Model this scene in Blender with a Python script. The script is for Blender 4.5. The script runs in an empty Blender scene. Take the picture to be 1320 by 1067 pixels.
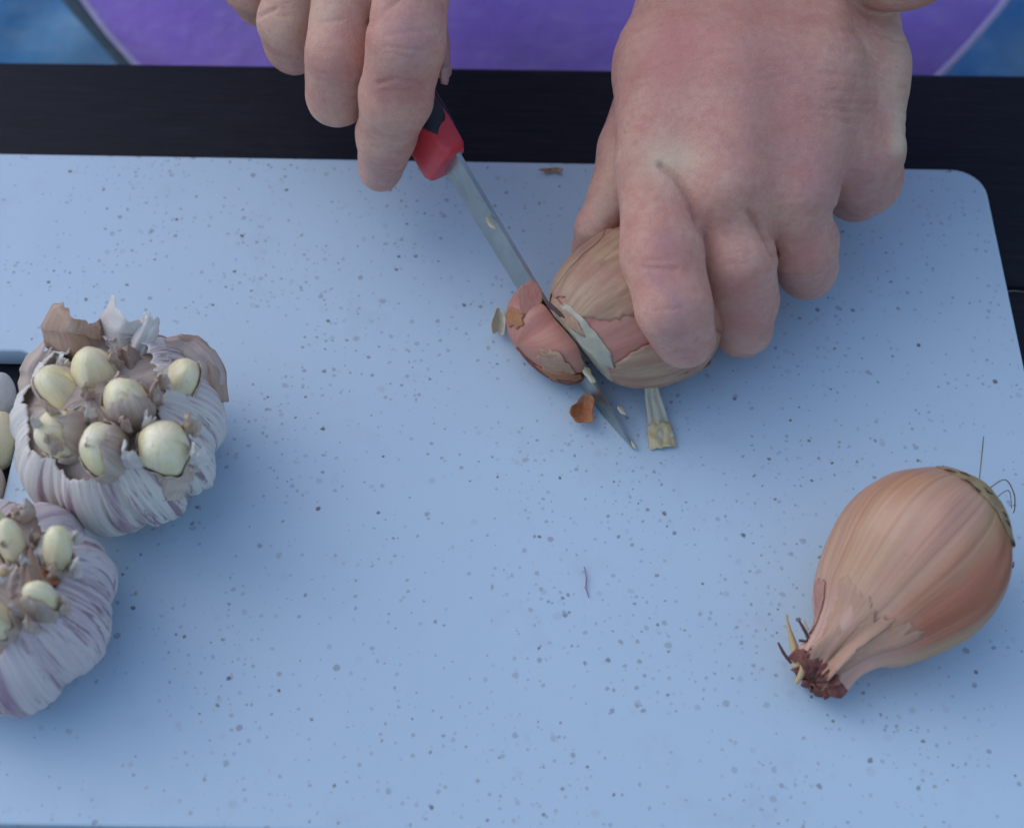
import bpy, math, random
import numpy as np
from mathutils import Vector, Matrix, noise as mn
random.seed(7); np.random.seed(7)
C = bpy.context.scene.collection
scn = bpy.context.scene
S = 0.01                                   # everything below is written in centimetres
R = math.radians

# ------------------------------------------------------------------ camera
PITCH, ROLL, DIST, FPX = R(58.6), R(0.95), 44.0, 1800.0
fwd = Vector((0, math.cos(PITCH), -math.sin(PITCH)))
r0 = Vector((1, 0, 0)); u0 = Vector((0, math.sin(PITCH), math.cos(PITCH)))
camR = r0*math.cos(ROLL)+u0*math.sin(ROLL); camU = u0*math.cos(ROLL)-r0*math.sin(ROLL)
camP = -fwd*DIST
cam = bpy.data.objects.new('camera', bpy.data.cameras.new('camera')); C.objects.link(cam)
m = Matrix.Identity(4)
for i in range(3):
    m[i][0] = camR[i]; m[i][1] = camU[i]; m[i][2] = -fwd[i]; m[i][3] = camP[i]*S
cam.matrix_world = m
cam.data.sensor_width = 36; cam.data.lens = 36*FPX/1320
cam.data.clip_start = 0.02; cam.data.clip_end = 500
cam.data.dof.use_dof = True; cam.data.dof.focus_distance = 0.425; cam.data.dof.aperture_fstop = 9.0
scn.camera = cam
def P(px, py, z=0.0):
    """point of the place (cm) at height z above the board top, sighted at a photo pixel"""
    d = fwd*FPX + camR*(px-660) - camU*(py-533.5)
    return camP + d*((z-camP.z)/d.z)
def pr(p, rpx):
    return rpx*((Vector(p)-camP).dot(fwd))/FPX

# ------------------------------------------------------------------ light
SUN_EL, SUN_AZ = R(48), R(-62)              # azimuth clockwise from +Y
w = bpy.data.worlds.new('World'); scn.world = w; w.use_nodes = True
nt = w.node_tree; bg = nt.nodes['Background']
sky = nt.nodes.new('ShaderNodeTexSky'); sky.sky_type = 'NISHITA'; sky.sun_disc = False
sky.sun_elevation = SUN_EL; sky.sun_rotation = SUN_AZ; sky.air_density = 1.0; sky.dust_density = 1.0
nt.links.new(sky.outputs[0], bg.inputs[0]); bg.inputs[1].default_value = 0.15
sl = bpy.data.lights.new('sun', 'SUN'); sl.energy = 0.5; sl.angle = R(85); sl.color = (1, .93, .84)
so = bpy.data.objects.new('sun', sl); C.objects.link(so)
sdir = Vector((math.sin(SUN_AZ)*math.cos(SUN_EL), math.cos(SUN_AZ)*math.cos(SUN_EL), math.sin(SUN_EL)))
so.rotation_euler = sdir.to_track_quat('Z', 'Y').to_euler(); so.location = sdir*3
vs = scn.view_settings; vs.view_transform = 'Standard'; vs.look = 'None'; vs.gamma = 1; vs.use_curve_mapping = False
vs.exposure = 0.45
scn.render.engine = 'CYCLES'
scn.render.resolution_x = 1024; scn.render.resolution_y = 827

# ------------------------------------------------------------------ helpers
def tag(o, label=None, cat=None, group=None, kind=None):
    if label: o['label'] = label
    if cat: o['category'] = cat
    if group: o['group'] = group
    if kind: o['kind'] = kind
    return o
def empty(name, loc=(0, 0, 0)):
    o = bpy.data.objects.new(name, None); C.objects.link(o); o.location = Vector(loc)*S
    o.empty_display_size = .01
    return o
def mesh(name, V, F, mat, parent=None, smooth=True, attrs=None, origin=None):
    """one mesh object from vertices in cm (world coordinates)"""
    V = np.asarray(V, dtype=np.float64)
    off = np.zeros(3)
    if parent is not None:
        p = parent
        while p is not None:
            off = off+np.array(p.location)/S; p = p.parent
    elif origin is not None: off = np.array(origin, dtype=float)
    V = (V-off)*S
    me = bpy.data.meshes.new(name)
    if isinstance(F, np.ndarray):
        n = len(F); me.vertices.add(len(V)); me.vertices.foreach_set('co', V.astype(np.float32).ravel())
        me.loops.add(n*4); me.loops.foreach_set('vertex_index', F.astype(np.int32).ravel())
        me.polygons.add(n); me.polygons.foreach_set('loop_start', np.arange(0, n*4, 4, dtype=np.int32))
        me.update(calc_edges=True)
    else:
        me.from_pydata([tuple(v) for v in V], [], [tuple(f) for f in F]); me.update()
    if smooth: me.polygons.foreach_set('use_smooth', [True]*len(me.polygons))
    if attrs:
        for k, a in attrs.items():
            a = np.asarray(a, dtype=np.float32)
            if a.ndim == 1:
                at = me.attributes.new(k, 'FLOAT', 'POINT'); at.data.foreach_set('value', a)
            else:
                at = me.attributes.new(k, 'FLOAT_VECTOR', 'POINT'); at.data.foreach_set('vector', a.ravel())
    me.materials.append(mat)
    o = bpy.data.objects.new(name, me); C.objects.link(o)
    if parent is not None: o.parent = parent
    elif origin is not None: o.location = Vector(origin)*S
    return o
def solid(o, t, off=0):
    md = o.modifiers.new('thickness', 'SOLIDIFY'); md.thickness = t*S; md.offset = off; return o
def subsurf(o, l=1):
    md = o.modifiers.new('smooth', 'SUBSURF'); md.levels = l; md.render_levels = l; return o
def bevel(o, w_, seg=3):
    md = o.modifiers.new('bevel', 'BEVEL'); md.width = w_*S; md.segments = seg; md.limit_method = 'ANGLE'; return o
def N(x, y=0, z=0): return mn.noise(Vector((x, y, z)))
def grid_faces(nu, nv, wrap=False):
    F = []
    for i in range(nu if wrap else nu-1):
        for j in range(nv-1):
            a = i*nv+j; b = ((i+1) % nu)*nv+j
            F.append((a, b, b+1, a+1))
    return F
def tube(pts, radii, seg=8):
    V = []; F = []; n = len(pts); pts = [Vector(p) for p in pts]
    up = Vector((.31, .2, .93))
    for i, p in enumerate(pts):
        t = (pts[min(i+1, n-1)]-pts[max(i-1, 0)]).normalized()
        a = t.cross(up).normalized(); b = t.cross(a)
        for k in range(seg):
            an = 2*math.pi*k/seg
            V.append(p+(a*math.cos(an)+b*math.sin(an))*radii[i])
    for i in range(n-1):
        for k in range(seg):
            k2 = (k+1) % seg
            F.append((i*seg+k, i*seg+k2, (i+1)*seg+k2, (i+1)*seg+k))
    F.append(tuple(range(seg))[::-1]); F.append(tuple((n-1)*seg+k for k in range(seg)))
    return V, F
def merge(parts):
    V = []; F = []
    for v, f in parts:
        o = len(V); V += [tuple(q) for q in v]; F += [tuple(i+o for i in q) for q in f]
    return V, F

# ---- material graph helper
class G:
    def __init__(s, name):
        s.m = bpy.data.materials.new(name); s.m.use_nodes = True; s.t = s.m.node_tree; s.n = s.t.nodes
        s.b = s.n['Principled BSDF']
        tc = s.n.new('ShaderNodeTexCoord'); s.obj = s.vm(tc.outputs['Object'], 100.0)
    def lk(s, a, inp):
        if isinstance(a, (int, float)): inp.default_value = a
        elif isinstance(a, (tuple, list)): inp.default_value = tuple(a)+((1,) if len(a) == 3 and inp.type == 'RGBA' else ())
        else: s.t.links.new(a, inp)
    def vm(s, v, sc):
        n = s.n.new('ShaderNodeVectorMath'); n.operation = 'MULTIPLY'; s.lk(v, n.inputs[0])
        n.inputs[1].default_value = (sc,)*3 if isinstance(sc, float) else sc; return n.outputs[0]
    def vadd(s, a, b):
        n = s.n.new('ShaderNodeVectorMath'); n.operation = 'ADD'; s.lk(a, n.inputs[0]); s.lk(b, n.inputs[1]); return n.outputs[0]
    def attr(s, name, vec=True):
        n = s.n.new('ShaderNodeAttribute'); n.attribute_name = name; return n.outputs['Vector' if vec else 'Fac']
    def noise(s, sc, v=None, det=3, rough=.55, col=False, dist=0):
        n = s.n.new('ShaderNodeTexNoise'); s.lk(v if v is not None else s.obj, n.inputs['Vector'])
        n.inputs['Scale'].default_value = sc; n.inputs['Detail'].default_value = det; n.inputs['Roughness'].default_value = rough
        n.inputs['Distortion'].default_value = dist
        return n.outputs['Color' if col else 'Fac']
    def voro(s, sc, v=None, feat='F1', out='Distance', rnd=1.0, dim='3D'):
        n = s.n.new('ShaderNodeTexVoronoi'); n.feature = feat; n.voronoi_dimensions = dim; s.lk(v if v is not None else s.obj, n.inputs['Vector'])
        n.inputs['Scale'].default_value = sc; n.inputs['Randomness'].default_value = rnd; s.last = n; return n.outputs[out]
    def ramp(s, f, stops, interp='LINEAR'):
        n = s.n.new('ShaderNodeValToRGB'); n.color_ramp.interpolation = interp; s.lk(f, n.inputs[0])
        e = n.color_ramp.elements
        while len(e) < len(stops): e.new(.5)
        for el, (p, c) in zip(e, stops):
            el.position = p; el.color = (c, c, c, 1) if isinstance(c, (int, float)) else tuple(c)+(1,)
        return n.outputs[0]
    def mix(s, f, a, b, mode='MIX'):
        n = s.n.new('ShaderNodeMix'); n.data_type = 'RGBA'; n.blend_type = mode
        s.lk(f, n.inputs[0]); s.lk(a, n.inputs[6]); s.lk(b, n.inputs[7]); return n.outputs[2]
    def math(s, op, a, b=0.0, cl=False):
        n = s.n.new('ShaderNodeMath'); n.operation = op; n.use_clamp = cl; s.lk(a, n.inputs[0]); s.lk(b, n.inputs[1]); return n.outputs[0]
    def sep(s, v):
        n = s.n.new('ShaderNodeSeparateXYZ'); s.lk(v, n.inputs[0]); return n.outputs
    def bump(s, h, dist=.02, strength=1.0, prev=None):
        n = s.n.new('ShaderNodeBump'); s.lk(h, n.inputs['Height']); n.inputs['Distance'].default_value = dist*S
        n.inputs['Strength'].default_value = strength
        if prev is not None: s.lk(prev, n.inputs['Normal'])
        return n.outputs[0]
    def done(s, col, rough=.5, nrm=None, sss=0, rad=(1, .4, .25), scl=.3, spec=.5, trans=0, alpha=None, metal=0):
        b = s.b; s.lk(col, b.inputs['Base Color']); s.lk(rough, b.inputs['Roughness'])
        if nrm is not None: s.lk(nrm, b.inputs['Normal'])
        if sss:
            b.inputs['Subsurface Weight'].default_value = sss; b.inputs['Subsurface Radius'].default_value = rad
            b.inputs['Subsurface Scale'].default_value = scl*S
        b.inputs['Specular IOR Level'].default_value = spec; b.inputs['Metallic'].default_value = metal
        if trans: b.inputs['Transmission Weight'].default_value = trans
        if alpha is not None: s.lk(alpha, b.inputs['Alpha'])
        return s.m
def translucent(mat, amount, col):
    """thin paper-like skin: part of the light passes through diffusely"""
    t = mat.node_tree; b = t.nodes['Principled BSDF']; out = t.nodes['Material Output']
    tr = t.nodes.new('ShaderNodeBsdfTranslucent'); mx = t.nodes.new('ShaderNodeMixShader')
    l = b.inputs['Base Color'].links
    if l: t.links.new(l[0].from_socket, tr.inputs[0])
    else: tr.inputs[0].default_value = tuple(col)+(1,)
    mx.inputs[0].default_value = amount
    t.links.new(b.outputs[0], mx.inputs[1]); t.links.new(tr.outputs[0], mx.inputs[2]); t.links.new(mx.outputs[0], out.inputs[0])
    return mat

# ------------------------------------------------------------------ materials
def mat_board():
    g = G('speckled_plastic')
    wob = g.noise(5, det=2, col=True)
    v = g.vadd(g.obj, g.vm(wob, (.12, .12, 0)))
    flat = g.vm(v, (1, 1, 0.0))
    base = g.ramp(g.noise(.12, det=3), [(.3, (.45, .59, .70)), (.7, (.48, .62, .73))])
    col = base
    dens = g.ramp(g.noise(.33, det=2), [(.42, .25), (.62, 1.0)])
    for sc, keep, rad, dark, amt in ((1.45, .45, .088, (.11, .095, .085), .9), (2.1, .36, .10, (.17, .15, .14), .65), (1.15, .46, .095, (.18, .17, .18), .55), (3.0, .42, .15, (.18, .18, .2), .45), (.9, .4, .10, (.25, .28, .32), .2)):
        fl = g.vadd(flat, (sc*3.7, sc*1.3, 0))
        d = g.voro(sc, fl, dim='2D'); rc = g.sep(g.last.outputs['Color'])
        size = g.math('MULTIPLY_ADD' if False else 'MULTIPLY', rc[1], rad)
        size = g.math('ADD', size, rad*.45)
        dot = g.math('SUBTRACT', size, d)
        dot = g.math('MULTIPLY', dot, 22.0 if rad < .12 else 14.0, True)
        on = g.math('LESS_THAN', rc[0], g.math('MULTIPLY', dens, keep*1.6))
        f = g.math('MULTIPLY', g.math('MULTIPLY', dot, on), g.math('MULTIPLY', g.math('ADD', g.math('MULTIPLY', rc[2], .75), .25), amt))
        col = g.mix(f, col, dark)
    sm = g.ramp(g.noise(.5, det=5, rough=.65), [(.56, 0.0), (.75, .16)])
    col = g.mix(sm, col, (.33, .33, .40))
    scr = g.ramp(g.noise(1.0, g.vm(g.obj, (14., .35, 1.)), det=4), [(.6, 0.), (.72, 1.)])
    n = g.bump(g.noise(9, det=4), .008, .35)
    n = g.bump(scr, .004, .4, n)
    return g.done(col, g.ramp(g.noise(1.1, det=4), [(.3, .34), (.7, .5)]), n, sss=.12, rad=(1, 1, 1), scl=.2, spec=.45)
def mat_table():
    g = G('dark_stained_wood')
    v = g.vm(g.obj, (.22, 3.2, 3.2))
    gr = g.noise(1.6, v, det=6, rough=.7)
    fine = g.noise(7, g.vm(g.obj, (.25, 4.0, 4.0)), det=5, rough=.7)
    col = g.ramp(gr, [(.3, (.006, .0075, .011)), (.6, (.012, .0145, .023)), (.8, (.03, .032, .042))])
    wear = g.ramp(fine, [(.56, 0.), (.72, .6)])
    wear = g.math('MULTIPLY', wear, g.ramp(g.noise(.35, det=2), [(.4, 0.), (.7, 1.)]))
    col = g.mix(wear, col, (.075, .07, .075))
    n = g.bump(gr, .03, .6); n = g.bump(fine, .012, .6, n)
    return g.done(col, g.ramp(fine, [(.3, .5), (.7, .7)]), n, spec=.16)
def mat_skin():
    g = G('skin')
    a = g.attr('tint')
    s3 = g.sep(a)                          # x redness, y paleness, z purple
    mot = g.noise(.9, det=5, rough=.65, dist=.4)
    fine = g.noise(4.5, det=3, rough=.6)
    col = g.ramp(mot, [(.28, (.53, .25, .19)), (.5, (.59, .325, .25)), (.72, (.63, .40, .30))])
    col = g.mix(g.ramp(fine, [(.42, 0.), (.68, .3)]), col, (.44, .185, .15))
    col = g.mix(g.math('MULTIPLY', s3[0], g.ramp(mot, [(.2, .5), (.7, 1.)]), True), col, (.50, .185, .17))
    col = g.mix(g.math('MULTIPLY', s3[1], 1.0, True), col, (.66, .50, .35))
    col = g.mix(g.math('MULTIPLY', s3[2], 1.0, True), col, (.36, .20, .24))
    fr = g.voro(1.3, g.vadd(g.obj, g.vm(g.noise(2, col=True), .5)))
    col = g.mix(g.ramp(fr, [(.05, .3), (.13, 0.)]), col, (.36, .17, .13))
    w1 = g.voro(11, g.vadd(g.vm(g.obj, (1., .55, .8)), g.vm(g.noise(3, col=True), .25)), feat='DISTANCE_TO_EDGE')
    w1 = g.ramp(w1, [(.0, 0.), (.12, 1.)])
    w2 = g.noise(1.0, g.vadd(g.vm(g.obj, (1.3, 5.5, 4.0)), g.vm(g.noise(.8, col=True), 1.6)), det=4, rough=.6)
    n = g.bump(w1, .011, .6)
    n = g.bump(w2, .07, .42, n)
    n = g.bump(g.noise(16, det=3), .009, .7, n)
    w3 = g.voro(2.6, g.vadd(g.vm(g.obj, (.6, 1.5, 1.2)), g.vm(g.noise(1.4, col=True), .7)), feat='DISTANCE_TO_EDGE')
    n = g.bump(g.ramp(w3, [(0., 0.), (.10, 1.)]), .012, .35, n)
    return g.done(col, g.ramp(fine, [(.3, .44), (.7, .58)]), n, sss=.13, rad=(1, .36, .2), scl=.3, spec=.32)
def mat_garlic(name, base, base2, pur, amt, seed):
    g = G(name)
    st = g.vadd(g.attr('st'), (seed, seed*.7, 0))
    streak = g.noise(1., g.vm(st, (7., 7., 1.1)), det=5, rough=.62, dist=.3)
    fine = g.noise(1., g.vm(st, (34., 34., 2.4)), det=4, rough=.6)
    patch = g.noise(1., g.vm(st, (2.2, 2.2, 1.6)), det=3)
    col = g.ramp(patch, [(.35, base), (.65, base2)])
    f = g.math('MULTIPLY', g.ramp(streak, [(.54, 0.), (.64, 1.)]), g.ramp(g.noise(1., g.vm(st, (1.6, 1.6, 1.3)), det=2), [(.42, .15), (.62, 1.)]))
    col = g.mix(g.math('MULTIPLY', f, amt), col, pur)
    blot = g.ramp(g.noise(1., g.vm(st, (15., 15., 3.5)), det=5, rough=.7, dist=.8), [(.52, 0.), (.60, 1.)])
    blot = g.math('MULTIPLY', blot, g.ramp(g.noise(1., g.vadd(g.vm(st, (1.3, 1.3, 1.2)), (4., 0, 0)), det=2), [(.42, 0.), (.52, 1.)]))
    col = g.mix(g.math('MULTIPLY', blot, .8), col, (.20, .085, .13))
    col = g.mix(g.ramp(fine, [(.42, 0.), (.72, .34)]), col, (.40, .33, .33))
    n = g.bump(fine, .035, .7); n = g.bump(streak, .05, .5, n)
    return g.done(col, .48, n, sss=.1, rad=(1, .8, .7), scl=.25, spec=.35)
def mat_paper(name, c1, c2, c3, tr=.3, spec=.4):
    g = G(name)
    st = g.attr('st')
    a = g.noise(1., g.vm(st, (9., 1.1, 1.)), det=5, rough=.65, dist=.3)
    b = g.noise(1., g.vm(st, (2., 2., 1.)), det=4)
    col = g.ramp(a, [(.3, c1), (.62, c2)])
    col = g.mix(g.ramp(b, [(.45, 0.), (.7, .8)]), col, c3)
    n = g.bump(a, .03, .7); n = g.bump(g.noise(6, det=4), .02, .4, n)
    return translucent(g.done(col, .42, n, spec=spec), tr, c2)
def mat_flesh(name, c1, c2, rough=.3, sss=.3):
    g = G(name)
    col = g.ramp(g.noise(1.3, det=3), [(.3, c1), (.7, c2)])
    n = g.bump(g.noise(5, det=3), .012, .5)
    return g.done(col, rough, n, sss=sss, rad=(1, .9, .5), scl=.3, spec=.5)
def mat_shallot_skin():
    g = G('shallot_skin')
    st = g.attr('st')                     # cos, sin, t
    z = g.sep(st)[2]
    base = g.noise(1., g.vm(st, (1.1, 1.1, .9)), det=3)
    col = g.ramp(base, [(.3, (.46, .19, .10)), (.46, (.50, .27, .145)), (.6, (.46, .285, .13)), (.72, (.50, .225, .13))])
    red = g.ramp(g.noise(1., g.vadd(g.vm(st, (1.5, 1.5, .9)), (2.2, 5., 1.)), det=3), [(.52, 0.), (.68, .7)])
    col = g.mix(red, col, (.42, .12, .08))
    pinkp = g.ramp(g.noise(1., g.vadd(g.vm(st, (1.2, 1.2, 1.3)), (7., 1., 0)), det=3), [(.45, 0.), (.64, .55)])
    col = g.mix(pinkp, col, (.56, .35, .24))
    def spot(c, rad):
        n_ = g.n.new('ShaderNodeVectorMath'); n_.operation = 'DISTANCE'; g.lk(g.vadd(st, g.vm(g.noise(1., g.vm(st, (5., 5., .8)), det=4, col=True), .5)), n_.inputs[0]); n_.inputs[1].default_value = c
        return g.ramp(n_.outputs['Value'], [(rad*.35, .85), (rad, 0.)])
    col = g.mix(spot((1.1, .95, .72), .6), col, (.42, .125, .065))
    col = g.mix(spot((.25, 1.25, .85), .55), col, (.52, .285, .20))
    grn = g.ramp(z, [(.74, 0.), (.99, .75)])
    col = g.mix(grn, col, (.42, .33, .15))
    nk = g.ramp(z, [(.16, .75), (.36, 0.)])
    col = g.mix(nk, col, (.62, .38, .31))
    s = g.noise(1., g.vm(st, (13., 13., .7)), det=6, rough=.65, dist=.25)
    col = g.mix(g.ramp(s, [(.50, 0.), (.70, .36)]), col, (.66, .47, .34))
    s2 = g.noise(1., g.vm(st, (24., 24., .9)), det=5, rough=.6)
    col = g.mix(g.ramp(s2, [(.52, 0.), (.68, .55)]), col, (.32, .13, .085))
    n = g.bump(s, .03, .8); n = g.bump(s2, .012, .6, n); n = g.bump(g.noise(1.5, det=4), .05, .5, n)
    return g.done(col, g.ramp(s, [(.3, .3), (.7, .48)]), n, sss=.06, rad=(1, .5, .3), scl=.2, spec=.5)
def mat_plain(name, col, rough, spec=.5, metal=0, nz=0.0, ns=6, col2=None):
    g = G(name)
    c = col if col2 is None else g.ramp(g.noise(ns*.4, det=4), [(.35, col), (.68, col2)])
    n = g.bump(g.noise(ns, det=4), .02, nz) if nz else None
    return g.done(c, rough, n, spec=spec, metal=metal)
def mat_steel():
    g = G('brushed_steel')
    br = g.noise(.9, g.vm(g.obj, (3., 1., 3.)), det=2)
    col = g.ramp(g.noise(.8, det=4), [(.3, (.33, .36, .35)), (.7, (.47, .50, .48))])
    return g.done(col, g.ramp(br, [(.3, .26), (.7, .42)]), g.bump(br, .002, .2), metal=.95)
def mat_cloth(name, c1, c2, c3, band=False):
    g = G(name)
    col = g.ramp(g.noise(.18, det=5, rough=.6), [(.3, c1), (.7, c2)])
    ws = g.noise(1., g.vm(g.obj, (.5, 2.2, 2.2)), det=4)
    col = g.mix(g.ramp(ws, [(.5, 0.), (.75, .5)]), col, c3)
    weave = g.voro(9., g.vm(g.obj, (1., 1., 1.)))
    n = g.bump(weave, .02, .4); n = g.bump(g.noise(.8, det=5), .25, .5, n)
    return g.done(col, .8, n, spec=.2)

M_board = mat_board(); M_table = mat_table(); M_skin = mat_skin(); M_steel = mat_steel()
M_garlic = mat_garlic('garlic_wrapper', (.70, .67, .60), (.78, .73, .67), (.30, .14, .21), .85, 0.0)
M_garlic2 = mat_garlic('garlic_wrapper_purple', (.62, .53, .55), (.68, .62, .60), (.34, .19, .30), .8, 3.0)
M_paper_tan = mat_paper('tan_garlic_paper', (.48, .29, .21), (.64, .46, .35), (.66, .54, .44), .3)
M_paper_white = mat_paper('white_garlic_paper', (.78, .76, .72), (.88, .86, .82), (.80, .74, .68), .25)
M_paper_pink = mat_paper('pink_garlic_paper', (.60, .45, .38), (.78, .66, .57), (.70, .60, .50), .3)
def mat_clove():
    g = G('cream_clove_flesh'); st = g.attr('st')
    col = g.ramp(g.noise(1.6, det=4), [(.3, (.86, .75, .42)), (.7, (.93, .85, .62))])
    rib = g.noise(1., g.vm(st, (26., 2., 1.)), det=3)
    col = g.mix(g.ramp(rib, [(.5, 0.), (.75, .35)]), col, (.52, .42, .20))
    col = g.mix(g.ramp(g.noise(2.6, det=4), [(.62, 0.), (.72, .5)]), col, (.44, .28, .15))
    n = g.bump(rib, .05, .6); n = g.bump(g.noise(3, det=3), .03, .6, n)
    return g.done(col, .27, n, sss=.3, rad=(1, .9, .5), scl=.3, spec=.5)
M_clove = mat_clove()
M_cloveskin = mat_paper('clove_skin', (.62, .46, .37), (.80, .68, .57), (.80, .72, .60), .3)
M_onionskin = mat_shallot_skin()
M_pinkpeel = mat_paper('pink_shallot_layer', (.52, .19, .15), (.60, .27, .20), (.58, .35, .25), .2, .5)
M_tanpeel = mat_paper('tan_shallot_peel', (.42, .24, .15), (.58, .40, .26), (.50, .25, .18), .25, .45)
M_flesh = mat_flesh('pale_shallot_flesh', (.36, .34, .24), (.50, .46, .34), .25)
M_root = mat_plain('dry_root', (.26, .11, .09), .8, .2, nz=1, ns=9, col2=(.16, .06, .05))
M_brown = mat_plain('dark_dry_fibre', (.09, .05, .05), .8, .2)
M_straw = mat_plain('straw_fibre', (.52, .38, .20), .7, .3, nz=.5)
M_red = mat_plain('red_handle_plastic', (.62, .045, .055), .38, .5, nz=.25, ns=12)
M_black = mat_plain('black_grip_rubber', (.016, .024, .03), .5, .4, nz=.4, ns=14)
M_nail = mat_plain('fingernail', (.58, .34, .27), .35, .5)
M_purple = mat_cloth('purple_cloth', (.46, .27, .92), (.52, .35, .93), (.60, .46, .94))
M_hem = mat_cloth('lilac_hem', (.72, .62, .95), (.75, .66, .95), (.8, .7, .95))
M_blue = mat_cloth('blue_cloth', (.10, .42, .82), (.34, .64, .84), (.50, .70, .82))
M_grey = mat_cloth('greyish_cloth', (.10, .15, .18), (.14, .19, .22), (.2, .25, .28))
M_ground = mat_plain('grey_paving', (.12, .115, .11), .9, .2, nz=1, ns=3, col2=(.18, .17, .16))
M_amber = mat_paper('amber_peel', (.50, .17, .07), (.58, .25, .11), (.56, .34, .2), .35)
M_clear = mat_paper('pale_membrane', (.58, .56, .46), (.68, .65, .53), (.62, .56, .40), .2)
M_yellow = mat_paper('yellow_membrane', (.56, .46, .24), (.66, .56, .32), (.64, .58, .40), .15)

# ------------------------------------------------------------------ signed-distance modelling (bodies as one continuous surface)
def cone_d(X, a, b, ra, rb):
    ax, ay, az = a; bx, by, bz = b
    dx, dy, dz = bx-ax, by-ay, bz-az; L = dx*dx+dy*dy+dz*dz+1e-9
    qx = X[0]-np.float32(ax); qy = X[1]-np.float32(ay); qz = X[2]-np.float32(az)
    t = np.clip((qx*dx+qy*dy+qz*dz)/L, 0, 1).astype(np.float32)
    return np.sqrt((qx-t*dx)**2+(qy-t*dy)**2+(qz-t*dz)**2)-(ra+(rb-ra)*t)
def smin(a, b, k):
    h = np.maximum(k-np.abs(a-b), 0)/k
    return np.minimum(a, b)-h*h*k*.25
def chain(X, pts, k=.25):
    d = None
    for (a, ra), (b, rb) in zip(pts[:-1], pts[1:]):
        e = cone_d(X, a, b, ra, rb); d = e if d is None else smin(d, e, k)
    return d
def nets(F, o, h):
    s = F < 0
    nx, ny, nz = F.shape
    c = np.zeros((nx-1, ny-1, nz-1), np.int8)
    corners = [(i, j, k) for i in (0, 1) for j in (0, 1) for k in (0, 1)]
    for i, j, k in corners: c += s[i:nx-1+i, j:ny-1+j, k:nz-1+k]
    act = (c > 0) & (c < 8)
    ids = -np.ones(c.shape, np.int64); idx = np.argwhere(act); ids[act] = np.arange(len(idx))
    acc = np.zeros((len(idx), 3)); cnt = np.zeros(len(idx))
    val = {q: F[idx[:, 0]+q[0], idx[:, 1]+q[1], idx[:, 2]+q[2]] for q in corners}
    for q in corners:
        for ax in range(3):
            if q[ax] == 0:
                q2 = list(q); q2[ax] = 1; q2 = tuple(q2)
                a, b = val[q], val[q2]; cr = (a < 0) != (b < 0)
                t = np.where(cr, a/(a-b+1e-12), 0)
                p = np.array(q, float)[None, :].repeat(len(idx), 0); p[:, ax] = t
                acc[cr] += p[cr]; cnt[cr] += 1
    V = (idx+acc/cnt[:, None])*h+np.array(o)
    faces = []
    for ax in range(3):
        sl0 = [slice(None)]*3; sl1 = [slice(None)]*3; sl0[ax] = slice(0, -1); sl1[ax] = slice(1, None)
        a = s[tuple(sl0)]; b = s[tuple(sl1)]
        e = np.argwhere(a != b); u, v = (ax+1) % 3, (ax+2) % 3
        lim = np.array(c.shape)
        ok = (e[:, u] > 0) & (e[:, v] > 0) & (e[:, u] < lim[u]) & (e[:, v] < lim[v]); e = e[ok]
        pos = a[e[:, 0], e[:, 1], e[:, 2]]
        def cell(du, dv):
            q = e.copy(); q[:, u] -= du; q[:, v] -= dv; return ids[q[:, 0], q[:, 1], q[:, 2]]
        f = np.stack([cell(1, 1), cell(0, 1), cell(0, 0), cell(1, 0)], 1)
        f[~pos] = f[~pos][:, ::-1]
        faces.append(f)
    return V, np.concatenate(faces)
def gridX(lo, hi, h):
    ax = [np.arange(lo[i], hi[i]+h, h, dtype=np.float32) for i in range(3)]
    return np.meshgrid(*ax, indexing='ij', sparse=True)
def J(px, py, z, rpx):
    p = P(px, py, z); return (tuple(p), pr(p, rpx))
def seg_dist(V, pts):
    V = np.asarray(V); best = np.full(len(V), 1e9)
    for a, b in zip(pts[:-1], pts[1:]):
        a = np.array(a); b = np.array(b); ab = b-a
        t = np.clip(((V-a)@ab)/(ab@ab+1e-9), 0, 1)
        best = np.minimum(best, np.linalg.norm(V-a-t[:, None]*ab, axis=1))
    return best
def line_of_sight_dist(V, pts):
    """distance (photo px) from each vertex to a polyline given in photo pixels; used to place skin marks while modelling"""
    V = np.asarray(V)-np.array(camP)
    dz = V@np.array(fwd); x = 660+FPX*(V@np.array(camR))/dz; y = 533.5-FPX*(V@np.array(camU))/dz
    Q = np.stack([x, y], 1); best = np.full(len(V), 1e9)
    for a, b in zip(pts[:-1], pts[1:]):
        a = np.array(a, float); b = np.array(b, float); ab = b-a
        t = np.clip(((Q-a)@ab)/(ab@ab+1e-9), 0, 1)
        best = np.minimum(best, np.linalg.norm(Q-a-t[:, None]*ab, axis=1))
    return best
def vnormals(V, F):
    n = np.zeros_like(V)
    fn = np.cross(V[F[:, 2]]-V[F[:, 0]], V[F[:, 3]]-V[F[:, 1]])
    for k in range(4): np.add.at(n, F[:, k], fn)
    return n/(np.linalg.norm(n, axis=1)[:, None]+1e-12)
def relax(V, F, it=2):
    for _ in range(it):
        s = np.zeros_like(V); c = np.zeros(len(V))
        for k in range(4):
            a, b = F[:, k], F[:, (k+1) % 4]
            np.add.at(s, a, V[b]); np.add.at(c, a, 1); np.add.at(s, b, V[a]); np.add.at(c, b, 1)
        V = V*.5+.5*s/np.maximum(c, 1)[:, None]
    return V

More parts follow.
